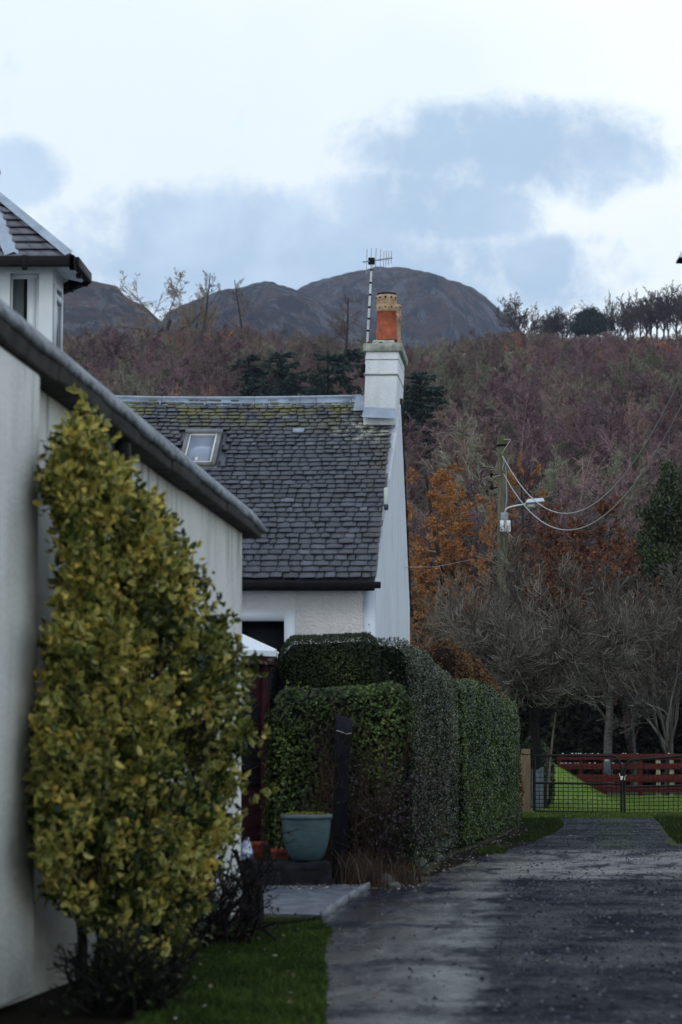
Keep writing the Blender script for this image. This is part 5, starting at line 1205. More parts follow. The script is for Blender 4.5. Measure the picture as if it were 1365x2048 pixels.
# dark thorny shrub between the gold shrub and the paving
def thicket(name, c, H, W_, n, mat, label, seed, r=.006, wig=.16, arch=-.05, cat='shrub', leaf=None):
    rg = np.random.default_rng(seed); p = np.array(tuple(c)) + np.stack([rg.normal(size=n) * W_ * .22, rg.normal(size=n) * W_ * .22, np.zeros(n)], 1)
    d = unit(np.stack([rg.normal(size=n) * W_ / H * .8, rg.normal(size=n) * W_ / H * .8, np.ones(n)], 1)); pts = [p]; L = rg.uniform(.6, 1.1, n)[:, None] * H / 6
    for k in range(6): pts.append(pts[-1] + d * L); d = unit(d + rg.normal(size=d.shape) * wig + [0, 0, arch])
    P = np.stack(pts, 1); P[..., 2] = np.maximum(P[..., 2], .01); Rr = np.tile(np.linspace(r, r * .35, 7), (n, 1)); P2, R2 = spawn(P, Rr, 7, .2, 1, .45, .8, .0, .2, 4, .6, rg)
    P2[..., 2] = np.maximum(P2[..., 2], .01)
    root = thing(name, label, cat, tuple(c)); mb = MB(); v, f = tubes(P, Rr, 5); mb.add(v, f, .35); v, f = tubes(P2, np.maximum(R2, r * .25), 3); mb.add(v, f, np.repeat(np.clip(rg.normal(.45, .25, len(P2)), 0, 1), 15)); mb.build('stems', mat, root)
    if leaf:
        cc, dd = pts_on(P2, leaf[2], rg); cc += rg.normal(size=cc.shape) * .02; v, f = leafquads(cc, leaf[1], leaf[1] * .55, rg); mb = MB(); mb.add(v, f, np.repeat(np.clip(rg.normal(.45, .22, len(cc)), 0, 1), 4)); mb.build('foliage', leaf[0], root)
    return root
thicket('dark_shrub', (GP(235, 2040).x, 13.9, 0), .52, .42, 70, M['bark_dark'], 'black tangle of low stems under the left skirt of the gold shrub', 203, r=.014, leaf=(M['hedge_tall'], .045, 1))
thicket('thorny_shrub', (-.98, 18.3, 0), .95, .55, 46, M['twig_dark'], 'dark leafless thorny shrub between the gold shrub and the paved strip', 201, r=.013, leaf=(M['twig_dark'], .035, 4))
thicket('thorny_shrub', (-1.22, 16.6, 0), .75, .45, 34, M['twig_dark'], 'dark leafless shrub low beneath the right skirt of the gold shrub', 202, r=.011, leaf=(M['ivy'], .05, 3))
mb = MB(); rg = np.random.default_rng(3)
lg = [W(470, 1700, 19.6), W(500, 1790, 19.5), W(520, 1850, 19.2), W(560, 1905, 18.3)]; lg[-1].z = .02; mb.tube(lg, [.02, .022, .02, .014], 7); mb.tube([W(500, 1790, 19.5), W(462, 1750, 19.6), W(440, 1800, 19.4)], [.018, .014, .01], 6); mb.tube([W(440, 1745, 19.6), W(470, 1760, 19.5), W(500, 1742, 19.6)], [.012, .014, .012], 6)
tag(mb.build('fallen_branch', M['bark_dark'], smooth=True), 'dark crooked dead branch leaning onto the grass beside the paved strip', 'branch')
# rotten stump with a crumpled plastic bag on it
stc = Vector((W(505, 1840, 19.9).x, 19.9, 0)); mb = MB(); prof_ = [(.12, 0), (.10, .1), (.085, .25), (.08, .42), (.075, .52), (.05, .56), (.001, .55)]
mb.lathe(stc, prof_, 14); mb.v[-1] += np.random.default_rng(1).normal(size=mb.v[-1].shape) * .008; tag(mb.build('tree_stump', M['bark_dark'], smooth=True), 'dark upright stump at the corner of the outbuilding', 'stump')
bc = stc + Vector((-.045, 0, .56)); mb = MB(); rgb = np.random.default_rng(6); mb.lathe(bc, [(.02, 0), (.055, .02), (.05, .07), (.035, .12), (.02, .15), (.001, .16)], 12); mb.v[-1] += rgb.normal(size=mb.v[-1].shape) * .011
tag(mb.build('plastic_bag', pmat('crinkle', lambda t: t.ramp(t.noise(t.pos, 25, 3), [(.4, (.7, .75, .8)), (.55, (.12, .2, .42)), (.7, (.65, .7, .75))]), .25, .6)), 'small crumpled blue and white plastic bag on the dark stump', 'bag')

# ================================================================== PLANTER, LEDGE, POTS, POST
lx0, lx1 = W(517, 1760, 24.75).x, W(662, 1760, 24.75).x
led = MB(); rgl = np.random.default_rng(2); xx_ = np.linspace(lx0, lx1, 14); zz_ = np.linspace(0, .275, 7)
led.box((lx0, 24.72, 0), (lx1, 25.25, .275)); o = led.build('stone_ledge', M['dark_stone'], bevel=.05)
tag(o, 'low dark stone ledge beneath the blue-green planter', 'ledge')
sub = o.modifiers.new('sub', 'SUBSURF'); sub.subdivision_type = 'SIMPLE'; sub.levels = sub.render_levels = 4
tx = bpy.data.textures.new('lump', 'CLOUDS'); tx.noise_scale = .12; dm = o.modifiers.new('lump', 'DISPLACE'); dm.texture = tx; dm.strength = .05
pc = Vector((W(613, 1700, 24.95).x, 24.97, .285)); r_ = 52 * 24.95 / FPX; hp_ = W(613, 1628, 24.9).z - .285
pl = thing('planter', 'blue-green glazed planter with a dark rim on the stone ledge', 'planter', pc)
mb = MB(); mb.lathe(pc, [(.001, 0), (r_ * .50, 0), (r_ * .55, .008), (r_ * .70, hp_ * .14), (r_ * .81, hp_ * .30), (r_ * .885, hp_ * .5), (r_ * .925, hp_ * .72), (r_ * .945, hp_ * .88)], 40); mb.build('body', M['glaze'], pl, smooth=True)
mb = MB(); mb.lathe(pc, [(r_ * .945, hp_ * .88), (r_ * .99, hp_ * .89), (r_ * 1.02, hp_ * .93), (r_ * 1.0, hp_ * .985), (r_ * .95, hp_), (r_ * .88, hp_ * .98), (r_ * .85, hp_ * .85), (.001, hp_ * .86)], 40); mb.build('rim', plain('rim_glaze', (.045, .075, .085), .4, .5, .2), pl, smooth=True)
rgp = np.random.default_rng(77); n = 900; a = rgp.uniform(0, 6.28, n); rr = r_ * .95 * np.sqrt(rgp.random(n)); c = np.stack([pc.x + rr * np.cos(a), pc.y + rr * np.sin(a), pc.z + hp_ * .97 + rgp.uniform(0, .035, n) * np.sqrt(1.05 - (rr / r_ / .95) ** 2)], 1); v, f = leafquads(c, .03, .018, rgp)
mb = MB(); mb.add(v, f, np.repeat(rgp.random(n), 4)); tag(mb.build('moss_cushion', leafmat('moss_leaf', [(0, (.06, .05, .02)), (.5, (.12, .11, .02)), (1, (.22, .20, .03))], .9, .1, .5, 9, 0)), 'cushion of yellow-green moss topping the blue-green planter', 'moss')
mb = MB(); mb.tube([pc + Vector((-.04, 0, hp_ * .9)), W(612, 1590, 25.0), W(640, 1505, 25.2), W(668, 1470, 25.3), W(690, 1466, 25.4)], [.007, .006, .005, .004, .004], 5)
for k in range(14):
    p = pc + Vector((rgp.normal() * .1, rgp.normal() * .06, hp_ * .9)); mb.tube([p, p + Vector((rgp.normal() * .06, 0, .09)), p + Vector((rgp.normal() * .15, 0, .14 + rgp.random() * .08))], [.003, .002, .0015], 3)
tag(mb.build('dead_twigs', M['twig_dark']), 'long dead stem rising from the blue-green planter towards the black post', 'twigs')
M['old_clay'] = plain('old_clay', (.15, .032, .018), .85, .1, .4, 12)
def clay_pot(x, y, z, r, h, lab):
    root = thing('clay_pot', lab, 'pot', (x, y, z), 'terracotta pots on the ledge'); c = Vector((x, y, z)); mb = MB(); mb.lathe(c, [(.001, 0), (r * .65, 0), (r * .92, h * .75)], 24); mb.build('body', M['old_clay'], root, smooth=True)
    mb = MB(); mb.lathe(c, [(r * .92, h * .75), (r * 1.02, h * .76), (r * 1.02, h), (r * .85, h), (r * .8, h * .85), (.001, h * .85)], 24); mb.build('rim', M['old_clay'], root, smooth=True)
clay_pot(W(516, 1690, 25.0).x, 25.05, .29, .10, W(516, 1684, 25).z - .29, 'red clay pot at the left end of the ledge beside the outbuilding corner')
clay_pot(W(560, 1700, 25.2).x, 25.45, .16, .10, .22, 'small red clay pot tucked behind the left side of the planter')
pst = thing('black_post', 'leaning black square post with a slanted cap beside the planter', 'post', W(680, 1766, 25.55))
def pq(l, r, py, D, dp=.16): a = W(l, py, D); b = W(r, py, D); return [(a.x, D, a.z), (b.x, D, a.z), (b.x, D + dp, a.z), (a.x, D + dp, a.z)]
b8 = pq(664, 692, 1768, 25.55); b8 = [(x, y, 0) for x, y, z in b8]; mb = MB(); mb.hexa(b8 + pq(670, 702, 1468, 25.55)); mb.build('shaft', M['dark_wood'], pst, bevel=.012)
a = pq(673, 704, 1466.5, 25.55); t0_ = W(674, 1427, 25.55).z; t1_ = W(703, 1440, 25.55).z
mb = MB(); mb.hexa(a + [(a[0][0] - .005, a[0][1], t0_), (a[1][0] + .01, a[1][1], t1_), (a[2][0] + .01, a[2][1], t1_ - .0), (a[3][0] - .005, a[3][1], t0_)]); mb.build('cap', plain('cap_blue', (.014, .015, .024), .8, .1, .3), pst, bevel=.012)
mb = MB(); q = [W(x, y_, 25.53) for x, y_ in ((674, 1461), (684, 1464), (694, 1468), (703, 1466))]; mb.tube(q, .0025, 5); mb.build('string', M['palepaint'], pst)
# dead climber and dry grass about the post and hedge
thicket('dead_climber', (W(735, 1750, 25.75).x, 25.78, 0), 1.95, .36, 34, M['dead_stalk'], 'tangle of dead brown stems climbing the hedge right of the black post', 205, r=.006, wig=.10, arch=.03, cat='climber')
thicket('dead_climber', (W(655, 1750, 25.75).x, 25.72, 0), 1.75, .16, 20, M['dead_stalk'], 'thin sheaf of dead stems between the planter and the black post', 206, r=.005, wig=.07, arch=.03, cat='climber')
thicket('purple_shrub', (W(790, 1740, 25.9).x, 25.9, 0), 1.45, .5, 50, M['twig_dark'], 'dark purple leafless shrub at the right end of the lower hedge', 207, r=.006, leaf=(leafmat('purple_leaf', [(0, (.01, .006, .008)), (.6, (.03, .016, .022)), (1, (.10, .08, .09))], .5, .4), .04, 5))
def blades(name, pts, H, mat, label, seed, n_, w_=.004, lean=.35, cat='grass', kind='stuff', tn=.5):
    rg = np.random.default_rng(seed); p = pts(rg, n_); h = H * rg.uniform(.45, 1.15, n_)[:, None]; a = rg.uniform(0, 6.28, n_); sd = np.stack([np.cos(a), np.sin(a), np.zeros(n_)], 1) * w_
    ln = np.stack([rg.normal(size=n_), rg.normal(size=n_), np.zeros(n_)], 1) * lean * h; up = np.array([0, 0, 1.]) * h
    m_ = p + up * .55 + ln * .35; tp = p + up * .92 + ln
    v = np.stack([p - sd, p + sd, m_ + sd * .7, m_ - sd * .7, tp], 1).reshape(-1, 3); b = (np.arange(n_) * 5)[:, None]
    mb = MB(); tv = np.repeat(np.clip(rg.normal(tn, .22, n_), 0, 1), 5); mb.add(v, b + np.array([[0, 1, 2, 3]]), tv); mb.f.append((b + np.array([[3, 2, 4]]))); mb.m.append(np.zeros(n_, int))
    return tag(mb.build(name, mat), label, cat, kind=kind)
def poly_sampler(poly, z=.0):
    P = np.array([(p[0], p[1]) for p in poly]); lo, hi = P.min(0), P.max(0)
    def f(rg, n):
        out = []; tot = 0
        while tot < n:
            q = rg.uniform(lo, hi, (n * 2, 2)); ins = np.zeros(len(q), bool); j = len(P) - 1
            for i in range(len(P)):
                c = (P[i, 1] > q[:, 1]) != (P[j, 1] > q[:, 1]); xi_ = (P[j, 0] - P[i, 0]) * (q[:, 1] - P[i, 1]) / (P[j, 1] - P[i, 1] + 1e-12) + P[i, 0]; ins ^= c & (q[:, 0] < xi_); j = i
            out.append(q[ins]); tot += ins.sum()
        q = np.vstack(out)[:n]; zz = z(q[:, 0], q[:, 1]) if callable(z) else np.full(n, z); return np.column_stack([q, zz])
    return f
verge_poly = [GP(300, 2400), GP(642, 2300), GP(650, 2048), GP(654, 1960), GP(648, 1915), GP(655, 1875), GP(630, 1850), GP(520, 1850), GP(455, 1868), GP(390, 1930), GP(300, 1975), GP(250, 2100)]
sheet('verge', verge_poly, pmat('verge', lambda t: t.ramp(t.noise(t.pos, 8, 5), [(.35, (.03, .035, .012)), (.6, (.045, .085, .015))]), .95, .1), .009)
blades('grass', poly_sampler(verge_poly, .008), .055, M['grass'], 'green grass verge along the lane by the outbuilding', 51, 42000, .0028, .6)
blades('grass', poly_sampler([GP(520, 1860), GP(625, 1855), GP(650, 1872), GP(668, 1868), GP(634, 1846), GP(520, 1842)], .01), .05, M['grass'], 'strip of grass along the near edge of the paving', 52, 5000, .003, .6)
hv = [(.60, 27.0), (1.02, 27.6), (1.35, 31), (1.9, 34), (2.5, 37.5), (3.0, 41), (3.1, 44.5), (3.9, 44.6), (3.7, 41), (3.2, 38), (2.75, 34.8), (2.0, 32.3), (1.4, 29.2), (1.0, 27.0)]
sheet('hedge_foot', hv, M['soil'], .0075)
blades('grass', poly_sampler([(2.3, 35.2), (2.95, 38), (3.15, 41.5), (3.15, 44.4), (4.0, 44.5), (3.75, 41), (3.3, 38), (2.8, 35.4)], .01), .045, M['grass'], 'ragged grass at the far foot of the hedge near the gate', 53, 9000, .004, .6, tn=.35)
blades('grass', poly_sampler([(1.75, 31.8), (2.0, 33.5), (2.3, 33.4), (2.15, 31.9)], .01), .06, M['grass'], 'small bright grass patch at the hedge foot', 54, 1500, .004, .6, tn=.6)
blades('grass', poly_sampler([(2.9, 44.6), (2.9, 47.6), (8.4, 47.6), (8.4, 44.9), (5.9, 44.7)], .015), .035, M['grass'], 'band of short grass in front of the gate', 55, 16000, .005, .5, tn=.6)
rvg = [GP(1305, 1637), GP(1322, 1650), GP(1335, 1672), GP(1355, 1690), GP(1470, 1700), GP(1480, 1637)]
blades('grass', poly_sampler(rvg, .01), .09, M['grass'], 'rough grass at the right side of the gravel drive', 56, 9000, .004, .5, tn=.3)
blades('grass', poly_sampler([(3.2, 48), (3.2, 60), (10, 60), (10, 48)], lambda x, y: lawn_z(x, y) - .005), .035, leafmat('lawn_blade', [(0, (.05, .10, .012)), (.5, (.115, .185, .02)), (1, (.23, .27, .045))], .6, .2, .4, .6, .2), 'bright green lawn beyond the gate', 57, 60000, .006, .5)
blades('dry_grass', lambda rg, n: np.column_stack([W(725, 1750, 25.4).x + rg.normal(size=n) * .16, 25.3 + rg.normal(size=n) * .12, np.zeros(n)]), .42, M['dead_stalk'], 'pale dead grass blades at the foot of the black post', 58, 380, .004, .35, 'dry grass')
blades('dry_grass', lambda rg, n: np.column_stack([W(785, 1740, 26).x + rg.normal(size=n) * .18, 25.75 + rg.normal(size=n) * .12, np.zeros(n)]), .30, M['dead_stalk'], 'short dead grass in front of the lower hedge end', 59, 330, .004, .4, 'dry grass')
def rock(c, s, seed, lab, nm='mossy_stone'):
    rg = np.random.default_rng(seed); mb = MB(); n = 14; v = []; m_ = 9
    for i in range(m_):
        th = math.pi * i / (m_ - 1)
        for j in range(n): ph = 2 * math.pi * j / n; v.append((math.sin(th) * math.cos(ph), math.sin(th) * math.sin(ph), math.cos(th)))
    v = np.array(v); d = 1 + .35 * fbm(v[:, 0] * 1.7 + 5 + seed, v[:, 1] * 1.7 + v[:, 2] * 2, 3, seed) * 2; v = np.sign(v) * np.abs(v) ** .8 * d[:, None] * s + np.array(c); v[:, 2] = np.maximum(v[:, 2], 0)
    f = [(i * n + j, i * n + (j + 1) % n, (i + 1) * n + (j + 1) % n, (i + 1) * n + j) for i in range(m_ - 1) for j in range(n)]
    mb.add(v, f); tag(mb.build(nm, M['mossy_stone'], smooth=True), lab, 'stone', 'mossy stones by the lane')
for k, (px, py, s_, lab) in enumerate([(768, 1772, (.11, .10, .09), 'mossy stone nearest the curved kerb'), (808, 1765, (.13, .10, .10), 'larger moss-topped stone next along from the kerb'), (838, 1735, (.12, .12, .10), 'dark stone against the hedge corner'), (790, 1780, (.07, .06, .05), 'small dark stone in front of the two mossy ones'), (872, 1722, (.10, .10, .08), 'mossy stone under the start of the lane hedge')]):
    g = GP(px, py); rock((g.x, g.y, .03), s_, k + 3, lab)
# fallen leaves and gravel
rg = np.random.default_rng(91); n = 900; t_ = rg.random(n); ex_ = np.interp(t_, [0, .3, .6, 1], [.55, 1.25, 2.1, 3.4]); ey = np.interp(t_, [0, .3, .6, 1], [24.5, 29, 34.5, 43]); c = np.column_stack([ex_ + rg.normal(size=n) * .22, ey + rg.normal(size=n) * .4, np.full(n, .016) + rg.random(n) * .008])
c2 = poly_sampler(verge_poly, .05)(rg, 60); c3 = np.column_stack([rg.uniform(-.6, .3, 120), rg.uniform(23.9, 24.7, 120), np.full(120, .065)]); c4_ = np.column_stack([rg.uniform(0, 5, 160), rg.uniform(14, 44, 160), np.full(160, .016)])
c = np.vstack([c, c2, c3, c4_]); v, f = leafquads(c, .04, .024, rg, nrm=np.tile([0, 0, 1.], (len(c), 1)), spread=.25); mb = MB(); mb.add(v, f, np.repeat(rg.random(len(c)), 4)); tag(mb.build('fallen_leaves', M['litter']), 'scattered brown fallen leaves along the lane edge', 'leaves', kind='stuff')
lane_poly = [(p[0], p[1]) for p in LL + LR]; lp = poly_sampler(lane_poly, .006)
q = lp(rg, 26000); q = q[(q[:, 1] > 12) & (q[:, 1] < 45) & (q[:, 0] < 6)]
xb = .66 + (q[:, 1] - 13.2) * .075; q = q[(q[:, 0] > xb + .1) | (q[:, 1] > 32.5) | (rg.random(len(q)) < .12)]; q = q[~((q[:, 1] > 27) & (q[:, 1] < 32) & (rg.random(len(q)) < .75))]
n = len(q); s_ = rg.gamma(2.2, .0042, n).clip(.003, .028); th = rg.uniform(0, 6.28, n); ox = np.stack([np.cos(th), np.sin(th), 0 * th], 1); oy = np.stack([-np.sin(th), np.cos(th), 0 * th], 1); S1 = s_[:, None]
vv = np.stack([q + ox * S1, q + oy * S1 * .8, q - ox * S1 * .9, q - oy * S1 * .7, q + np.array([0, 0, 1]) * S1 * .75 + ox * S1 * .2], 1).reshape(-1, 3); b = (np.arange(n) * 5)[:, None]
mb = MB(); mb.add(vv, np.concatenate([b + np.array([[i, (i + 1) % 4, 4]]) for i in range(4)], 0), np.repeat(rg.random(n), 5)); tag(mb.build('gravel', leafmat('gravel', [(0, (.005, .005, .007)), (.6, (.022, .024, .032)), (1, (.11, .115, .13))], .6, .06, 0, 1, 0)), 'loose wet gravel on the lane', 'gravel', kind='stuff')

# ================================================================== GATE, POSTS, FENCE
GD = 48.0
gp_ = thing('gate_post', 'squared timber gate post beside the end of the hedge', 'post', (W(1053, 1620, GD - .1).x, GD - .1, 0))
px0, px1 = W(1045, 1600, GD - .2).x, W(1062, 1600, GD - .2).x; mb = MB(); mb.box((px0, GD - .2, 0), (px1, GD - .03, W(1053, 1498, GD - .2).z)); mb.build('shaft', M['post_new'], gp_, bevel=.012)
mb = MB(); mb.box((px0 - .003, GD - .204, W(1053, 1510, GD - .2).z), (px1 + .003, GD - .2, W(1053, 1508.5, GD - .2).z)); mb.build('wire', M['dark_wood'], gp_)
def gate(l, r, ytl, ytr, ymid_l, ymid_r, yb_l, yb_r, lab, latch):
    D = GD; s = 1 if latch == 'r' else -1
    zt_ = lambda px: W(px, ytl + (ytr - ytl) * (px - l) / (r - l), D).z; zm = lambda px: W(px, ymid_l + (ymid_r - ymid_l) * (px - l) / (r - l), D).z; zb_ = lambda px: W(px, yb_l + (yb_r - yb_l) * (px - l) / (r - l), D).z
    X = lambda px: W(px, 1560, D).x
    root = thing('field_gate', lab, 'gate', (X(l), D, 0), 'black metal gate leaves'); tr = .025
    mb = MB(); pts = []
    rc = 18
    if latch == 'r':
        pts = [Vector((X(l), D, zb_(l))), Vector((X(l), D, zt_(l)))]; mb.tube(pts, tr * 1.25, 8)
        arc = [Vector((X(l), D, zt_(l)))] + [Vector((X(r - rc + rc * math.sin(a)), D, zt_(r) - (rc - rc * math.cos(a)) * D / FPX * 1.5)) for a in np.linspace(0, math.pi / 2, 8)] + [Vector((X(r), D, zb_(r)))]
    else:
        mb.tube([Vector((X(r), D, zb_(r))), Vector((X(r), D, zt_(r)))], tr * 1.25, 8)
        arc = [Vector((X(r), D, zt_(r)))] + [Vector((X(l + rc - rc * math.sin(a)), D, zt_(l) - (rc - rc * math.cos(a)) * D / FPX * 1.5)) for a in np.linspace(0, math.pi / 2, 8)] + [Vector((X(l), D, zb_(l)))]
    mb.tube(arc, tr, 8); mb.tube([(X(l), D, zb_(l)), (X(r), D, zb_(r))], tr * .9, 8); mb.build('frame', M['black_plastic'], root, smooth=True)
    mb = MB(); mb.tube([(X(l), D, zm(l)), (X(r), D, zm(r))], tr * .9, 8); mb.build('rail', M['black_plastic'], root, smooth=True)
    mb = MB(); n = int(abs(r - l) / 9.4)
    for k in range(1, n):
        px = l + (r - l) * k / n; mb.tube([(X(px), D - .008, zb_(px)), (X(px), D - .008, zm(px))], .0065, 4, cap=False); mb.tube([(X(px), D - .008, zm(px)), (X(px), D - .008, zt_(px) - .02)], .0036, 4, cap=False)
    for k in range(1, 7): 
        f_ = k / 7; mb.tube([(X(l), D - .012, zb_(l) * (1 - f_) + zm(l) * f_), (X(r), D - .012, zb_(r) * (1 - f_) + zm(r) * f_)], .0065, 4, cap=False)
    for k in range(1, 5):
        f_ = k / 5; mb.tube([(X(l), D - .012, zm(l) * (1 - f_) + zt_(l) * f_), (X(r), D - .012, zm(r) * (1 - f_) + zt_(r) * f_)], .0036, 4, cap=False)
    mb.build('mesh_panel', M['steel'] if False else M['dark_wood'], root)
    return root, X, D
g1, X, D = gate(1069, 1243, 1511, 1512, 1566, 1568, 1622.5, 1625, 'left leaf of the black mesh gate, carrying a small grey plate', 'r')
for py in (1520, 1614):
    mb = MB(); z = W(1066, py, D).z; mb.tube([(X(1061), D - .06, z), (X(1069), D, z)], .014, 6); mb.build('hinge', M['black_plastic'], g1)
g2, X, D = gate(1249, 1425, 1520, 1508, 1574, 1570, 1627, 1625, 'right leaf of the black mesh gate, running out of the photo', 'l')
mb = MB(); z = W(1255, 1580, D).z; mb.tube([(X(1262), D - .02, z + .06), (X(1265), D - .03, z - .02), (X(1261), D - .03, z - .05), (X(1259), D - .02, z)], .006, 5); mb.build('loop_handle', M['black_plastic'], g2)
mb = MB(); p0, p1 = W(1207.5, 1546, D), W(1221, 1524, D); mb.box((p0.x, D - .045, p0.z), (p1.x, D - .025, p1.z)); pt_ = tag(mb.build('sign_plate', plain('plate', (.035, .055, .075), .5, .4, .1), bevel=.006), 'small blank grey-blue plate hanging on the left gate leaf', 'plate')
mb = MB(); p0, p1 = W(1209, 1524, D), W(1219, 1519, D); mb.box((p0.x, D - .035, p0.z), (p1.x, D - .03, p1.z)); mb.build('hanger', M['stone_cap'], pt_)
tag(pt_, 'small blank grey-blue plate hanging on the left gate leaf', 'plate')
pk = thing('gate_chain', 'pale padlock and dark chain joining the two gate leaves', 'lock', W(1246, 1556, D - .03)); c = W(1246, 1556, D - .05)
mb = MB(); mb.box(c - Vector((.045, .015, .04)), c + Vector((.045, .015, .035))); mb.tube([c + Vector((-.05, 0, .03)), c + Vector((-.07, 0, .09))], .008, 5); mb.tube([c + Vector((.04, 0, .03)), c + Vector((.07, 0, .05))], .008, 5); mb.build('padlock', M['palepaint'], pk, bevel=.01)
mb = MB(); mb.tube([c + Vector((-.04, 0, .05)), c + Vector((0, -.01, .12)), c + Vector((.03, 0, .06)), c + Vector((0, 0, -.06)), c + Vector((-.01, 0, -.14))], .022, 7); mb.build('chain', M['black_plastic'], pk)
# red board fence
FD = 60.0; XF = lambda px: (px - 682.5) / FPX * FD
rf_ = thing('board_fence', 'dark red horizontal board fence behind the lawn', 'fence', (XF(1240), FD, 0)); zf = lambda py: EYE + (1463 - py) / FPX * FD
for k, (yt, yb_) in enumerate([(1507, 1519), (1526, 1538), (1548, 1563), (1570, 1583)]):
    for x0, x1 in ((1114, 1285), (1285.6, 1470)):
        mb = MB(); dz = random.uniform(-.01, .01); mb.hexa([(XF(x0), FD, zf(yb_) + dz), (XF(x1), FD, zf(yb_)), (XF(x1), FD + .03, zf(yb_)), (XF(x0), FD + .03, zf(yb_) + dz), (XF(x0), FD, zf(yt) + dz), (XF(x1), FD, zf(yt)), (XF(x1), FD + .03, zf(yt)), (XF(x0), FD + .03, zf(yt) + dz)]); mb.build('board', M['red_board'], rf_, bevel=.004)
for px in (1117, 1160, 1207, 1278, 1314, 1341, 1366, 1400):
    mb = MB(); pale = px in (1314, 1341, 1366); mb.box((XF(px) - .05, FD + .032, 0), (XF(px) + .05, FD + .12, zf(1512))); o = mb.build('post', M['pale_post'] if pale else M['red_board'], rf_, bevel=.006)
    if pale: o['label'] = 'pale unpainted fence post'
rgf = np.random.default_rng(4); mb = MB()
for k in range(34):
    px = 1118 + rgf.exponential(28) if k < 26 else rgf.uniform(1120, 1365); row = rgf.choice([1506.5, 1525.5]); p = (XF(min(px, 1400)), FD + .012, zf(row)); rr = rgf.uniform(.006, .016); mb.lathe(p, [(rr * 1.6, -.005), (rr, rr * .4), (.001, rr * .7)], 6)
mb.build('lichen', M['palepaint'], rf_)
# corrugated iron sheet and a leaning pale pole behind the gate
ci = MB(); n = 40; x0, x1 = W(1064, 1580, 49.2).x, W(1096, 1580, 49.2).x; v = []
for i in range(n + 1):
    f_ = i / n; x = x0 + (x1 - x0) * f_; y = 49.2 + .9 * f_ + .02 * math.sin(f_ * 2 * math.pi * 9); zt2 = W(1070, 1538 + 3 * math.sin(f_ * 5), 49.2).z; v += [(x, y, .0), (x, y, zt2), (x, y + .004, .0), (x, y + .004, zt2)]
ci.add(v, [(4 * i, 4 * i + 4, 4 * i + 5, 4 * i + 1) for i in range(n)] + [(4 * i + 2, 4 * i + 3, 4 * i + 7, 4 * i + 6) for i in range(n)] + [(4 * i + 1, 4 * i + 5, 4 * i + 7, 4 * i + 3) for i in range(n)])
tag(ci.build('corrugated_sheet', plain('galv', (.075, .09, .105), .6, .2, .3, 5), smooth=True), 'grey corrugated iron sheet behind the left gate leaf', 'metal sheet')
mb = MB(); mb.tube([W(1094, 1600, 50.2), W(1100, 1530, 50.3), W(1106, 1470, 50.4), W(1112, 1425, 50.5)], [.028, .024, .02, .015], 8); tag(mb.build('leaning_pole', M['pole'], smooth=True), 'thin pale pole leaning up behind the left end of the gate', 'pole')

# ================================================================== TELEGRAPH POLE, LAMP, CABLES
PD = 57.0; tp = thing('telegraph_pole', 'mossy wooden telegraph pole rising behind the apple tree', 'pole', (W(1006, 1400, PD).x, PD, 0))
pb_ = Vector((W(1007, 1560, PD).x, PD, 0)); ptp = W(1005.5, 871, PD); mb = MB(); mb.tube([pb_, pb_.lerp(ptp, .5), ptp], [.15, .135, .122], 16); mb.build('shaft', M['pole'], tp, smooth=True)
mb = MB(); z = W(1005, 891, PD); mb.lathe((z.x, PD, z.z), [(.125, -.03), (.135, -.03), (.135, .02), (.125, .02)], 16); mb.build('band', M['dark_wood'], tp)
mb = MB(); a = W(1008, 879, PD - .15); b = W(1022, 879, PD - .15); mb.tube([a, b], .012, 5); mb.tube([b, W(1004, 908, PD - .15)], .010, 5); mb.build('stay', M['steel'], tp)
for y0 in (952, 977):
    mb = MB(); a, b = W(999, y0 - 3, PD), W(984, y0, PD); mb.tube([a, b], .018, 6); mb.lathe(tuple(b + Vector((0, 0, .02))), [(.02, -.05), (.045, -.03), (.03, 0), (.045, .02), (.02, .05), (.001, .05)], 10); mb.build('insulator', M['dark_wood'], tp)
mb = MB(); mb.tube([W(1005, 912, PD - .14), W(1009, 925, PD - .15), W(1005, 937, PD - .15), W(1011, 945, PD - .15), W(1000, 951, PD - .15), W(985, 953, PD - .05)], .010, 5); mb.tube([W(1012, 935, PD - .13), W(1014, 1000, PD - .14), W(1010, 1025, PD - .15)], .010, 5); mb.build('cable_tail', M['steel'], tp)
sl = thing('street_lamp', 'grey street lamp head on a short arm from the telegraph pole', 'lamp', W(1012, 1024, PD - .16))
mb = MB(); mb.tube([W(1011, 1026, PD - .17), W(1012, 1019, PD - .18), W(1017, 1015, PD - .2), W(1032, 1011.5, PD - .25), W(1053, 1008, PD - .3)], .02, 8); mb.build('arm', M['alu'], sl, smooth=True)
mb = MB(); a = W(1051, 1006, PD - .45); b = W(1090, 1003, PD - .45); h_ = 11 * PD / FPX
mb.hexa([(a.x, a.y, a.z), (b.x, b.y, b.z + .0), (b.x, b.y + .3, b.z), (a.x, a.y + .3, a.z), (a.x + .06, a.y + .04, a.z + h_ * .75), (b.x - .03, b.y + .04, b.z + h_ * .7), (b.x - .03, b.y + .26, b.z + h_ * .7), (a.x + .06, a.y + .26, a.z + h_ * .75)]); mb.build('head', plain('lamp_grey', (.50, .56, .64), .45, .5, .08), sl, bevel=.02)
mb = MB(); c = W(1062, 1011, PD - .3); mb.box(c - Vector((.085, .08, .05)), c + Vector((.085, .08, .05))); mb.build('ballast', plain('ballast', (.34, .38, .38), .5, .4, .1), sl, bevel=.02)
jb = thing('junction_box', 'white box strapped to the telegraph pole under the lamp arm', 'box', W(1011, 1064, PD - .15)); a, b = W(1001, 1064, PD - .2), W(1021, 1041, PD - .2)
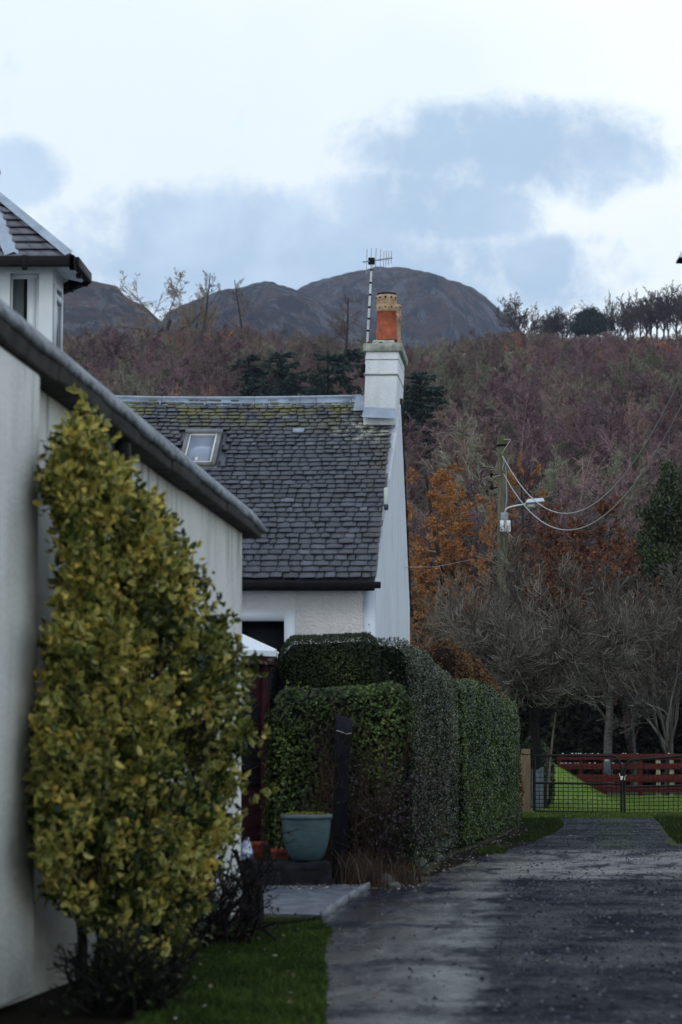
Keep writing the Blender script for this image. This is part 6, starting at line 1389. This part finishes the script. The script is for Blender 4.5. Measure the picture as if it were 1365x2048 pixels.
mb = MB(); mb.box((a.x, PD - .28, a.z), (b.x, PD - .14, b.z)); mb.build('case', plain('white_box', (.68, .72, .76), .4, .5, .1, 9), jb, bevel=.012)
mb = MB(); a, b = W(1002, 1040, PD - .2), W(1017, 1025, PD - .2); mb.box((a.x, PD - .22, a.z), (b.x, PD - .14, b.z)); mb.build('bracket', M['steel'], jb, bevel=.02)
mb = MB()
for k in range(3): mb.tube([W(1004 + k * 5, 1026, PD - .24), W(1009 + k * 2, 1040, PD - .29), W(1008 + k * 4, 1060, PD - .29)], .008, 5)
mb.build('wires', M['steel'], jb)
def cable(pts_px, D0_, D1_, lab, r=.012):
    """a sagging span; fit a parabola in the vertical plane between two ends to the sag seen in the photo"""
    a = W(pts_px[0][0], pts_px[0][1], D0_); b = W(pts_px[1][0], pts_px[1][1], D1_); sag_ = pts_px[2]; pts = []
    for k in range(61):
        t_ = k / 60; p = a.lerp(b, t_); p.z -= 4 * sag_ * t_ * (1 - t_); pts.append(p)
    mb = MB(); mb.tube(pts, r, 6); tag(mb.build('overhead_cable', plain('cable' + lab[:2], (.30, .30, .29), .6, .3, .1), smooth=True), lab, 'cable', 'cables sagging from the telegraph pole'); return pts
c1 = cable([(1006, 912), (1529, 312), 2.94], PD - .15, 33.8, 'upper of the two pale cables sagging from the telegraph pole')
c2_ = cable([(1008, 948), (1525, 418), 2.71], PD - .15, 33.8, 'lower of the two pale cables sagging from the telegraph pole')
mb = MB(); mb.tube([(gxw(33), 33, W(818, 1134, 33).z), W(870, 1134, 42), W(945, 1119, 56.8)], .0035, 4); tag(mb.build('service_wire', M['steel']), 'thin wire running from the cottage gable towards the telegraph pole', 'wire')
# second lamp whose head just enters at the right edge
s2 = thing('street_lamp', 'tip of a white lamp head entering at the right edge of the photo', 'lamp', (4.4, 21, 0)); a = W(1356, 519, 21)
mb = MB(); mb.hexa([(a.x, 20.9, a.z), (a.x + .55, 20.9, a.z), (a.x + .55, 21.1, a.z), (a.x, 21.1, a.z), (a.x + .03, 20.93, a.z + .07), (a.x + .5, 20.93, a.z + .10), (a.x + .5, 21.07, a.z + .10), (a.x + .03, 21.07, a.z + .07)]); mb.build('head', bpy.data.materials['lamp_grey'], s2, bevel=.012)
mb = MB(); mb.box((a.x - .004, 20.91, a.z - .02), (a.x + .5, 21.09, a.z)); mb.build('lens', M['dark_wood'], s2)
mb = MB(); mb.tube([(a.x + .5, 21, a.z + .03), (4.35, 21, a.z + .1), (4.4, 21, a.z - .05), (4.4, 21, 0)], .045, 10); mb.build('column', M['steel'], s2)

# ================================================================== HAZE
mb = MB(); mb.box((-1800, -80, -1), (1800, 3600, 520)); hz = mb.build('haze', None if False else [])
hm = bpy.data.materials.new('haze'); hm.use_nodes = True; hn = hm.node_tree.nodes; hn.clear(); pv = hn.new('ShaderNodeVolumePrincipled'); ho = hn.new('ShaderNodeOutputMaterial'); hm.node_tree.links.new(pv.outputs[0], ho.inputs['Volume'])
pv.inputs['Color'].default_value = (.66, .76, 1, 1); pv.inputs['Density'].default_value = .00010
hz.data.materials.append(hm); tag(hz, kind='stuff')
hz.data.materials.pop(index=0) if hz.data.materials[0] is None else None
for o in bpy.data.objects:
    if o.get('wsp'): del o['wsp']
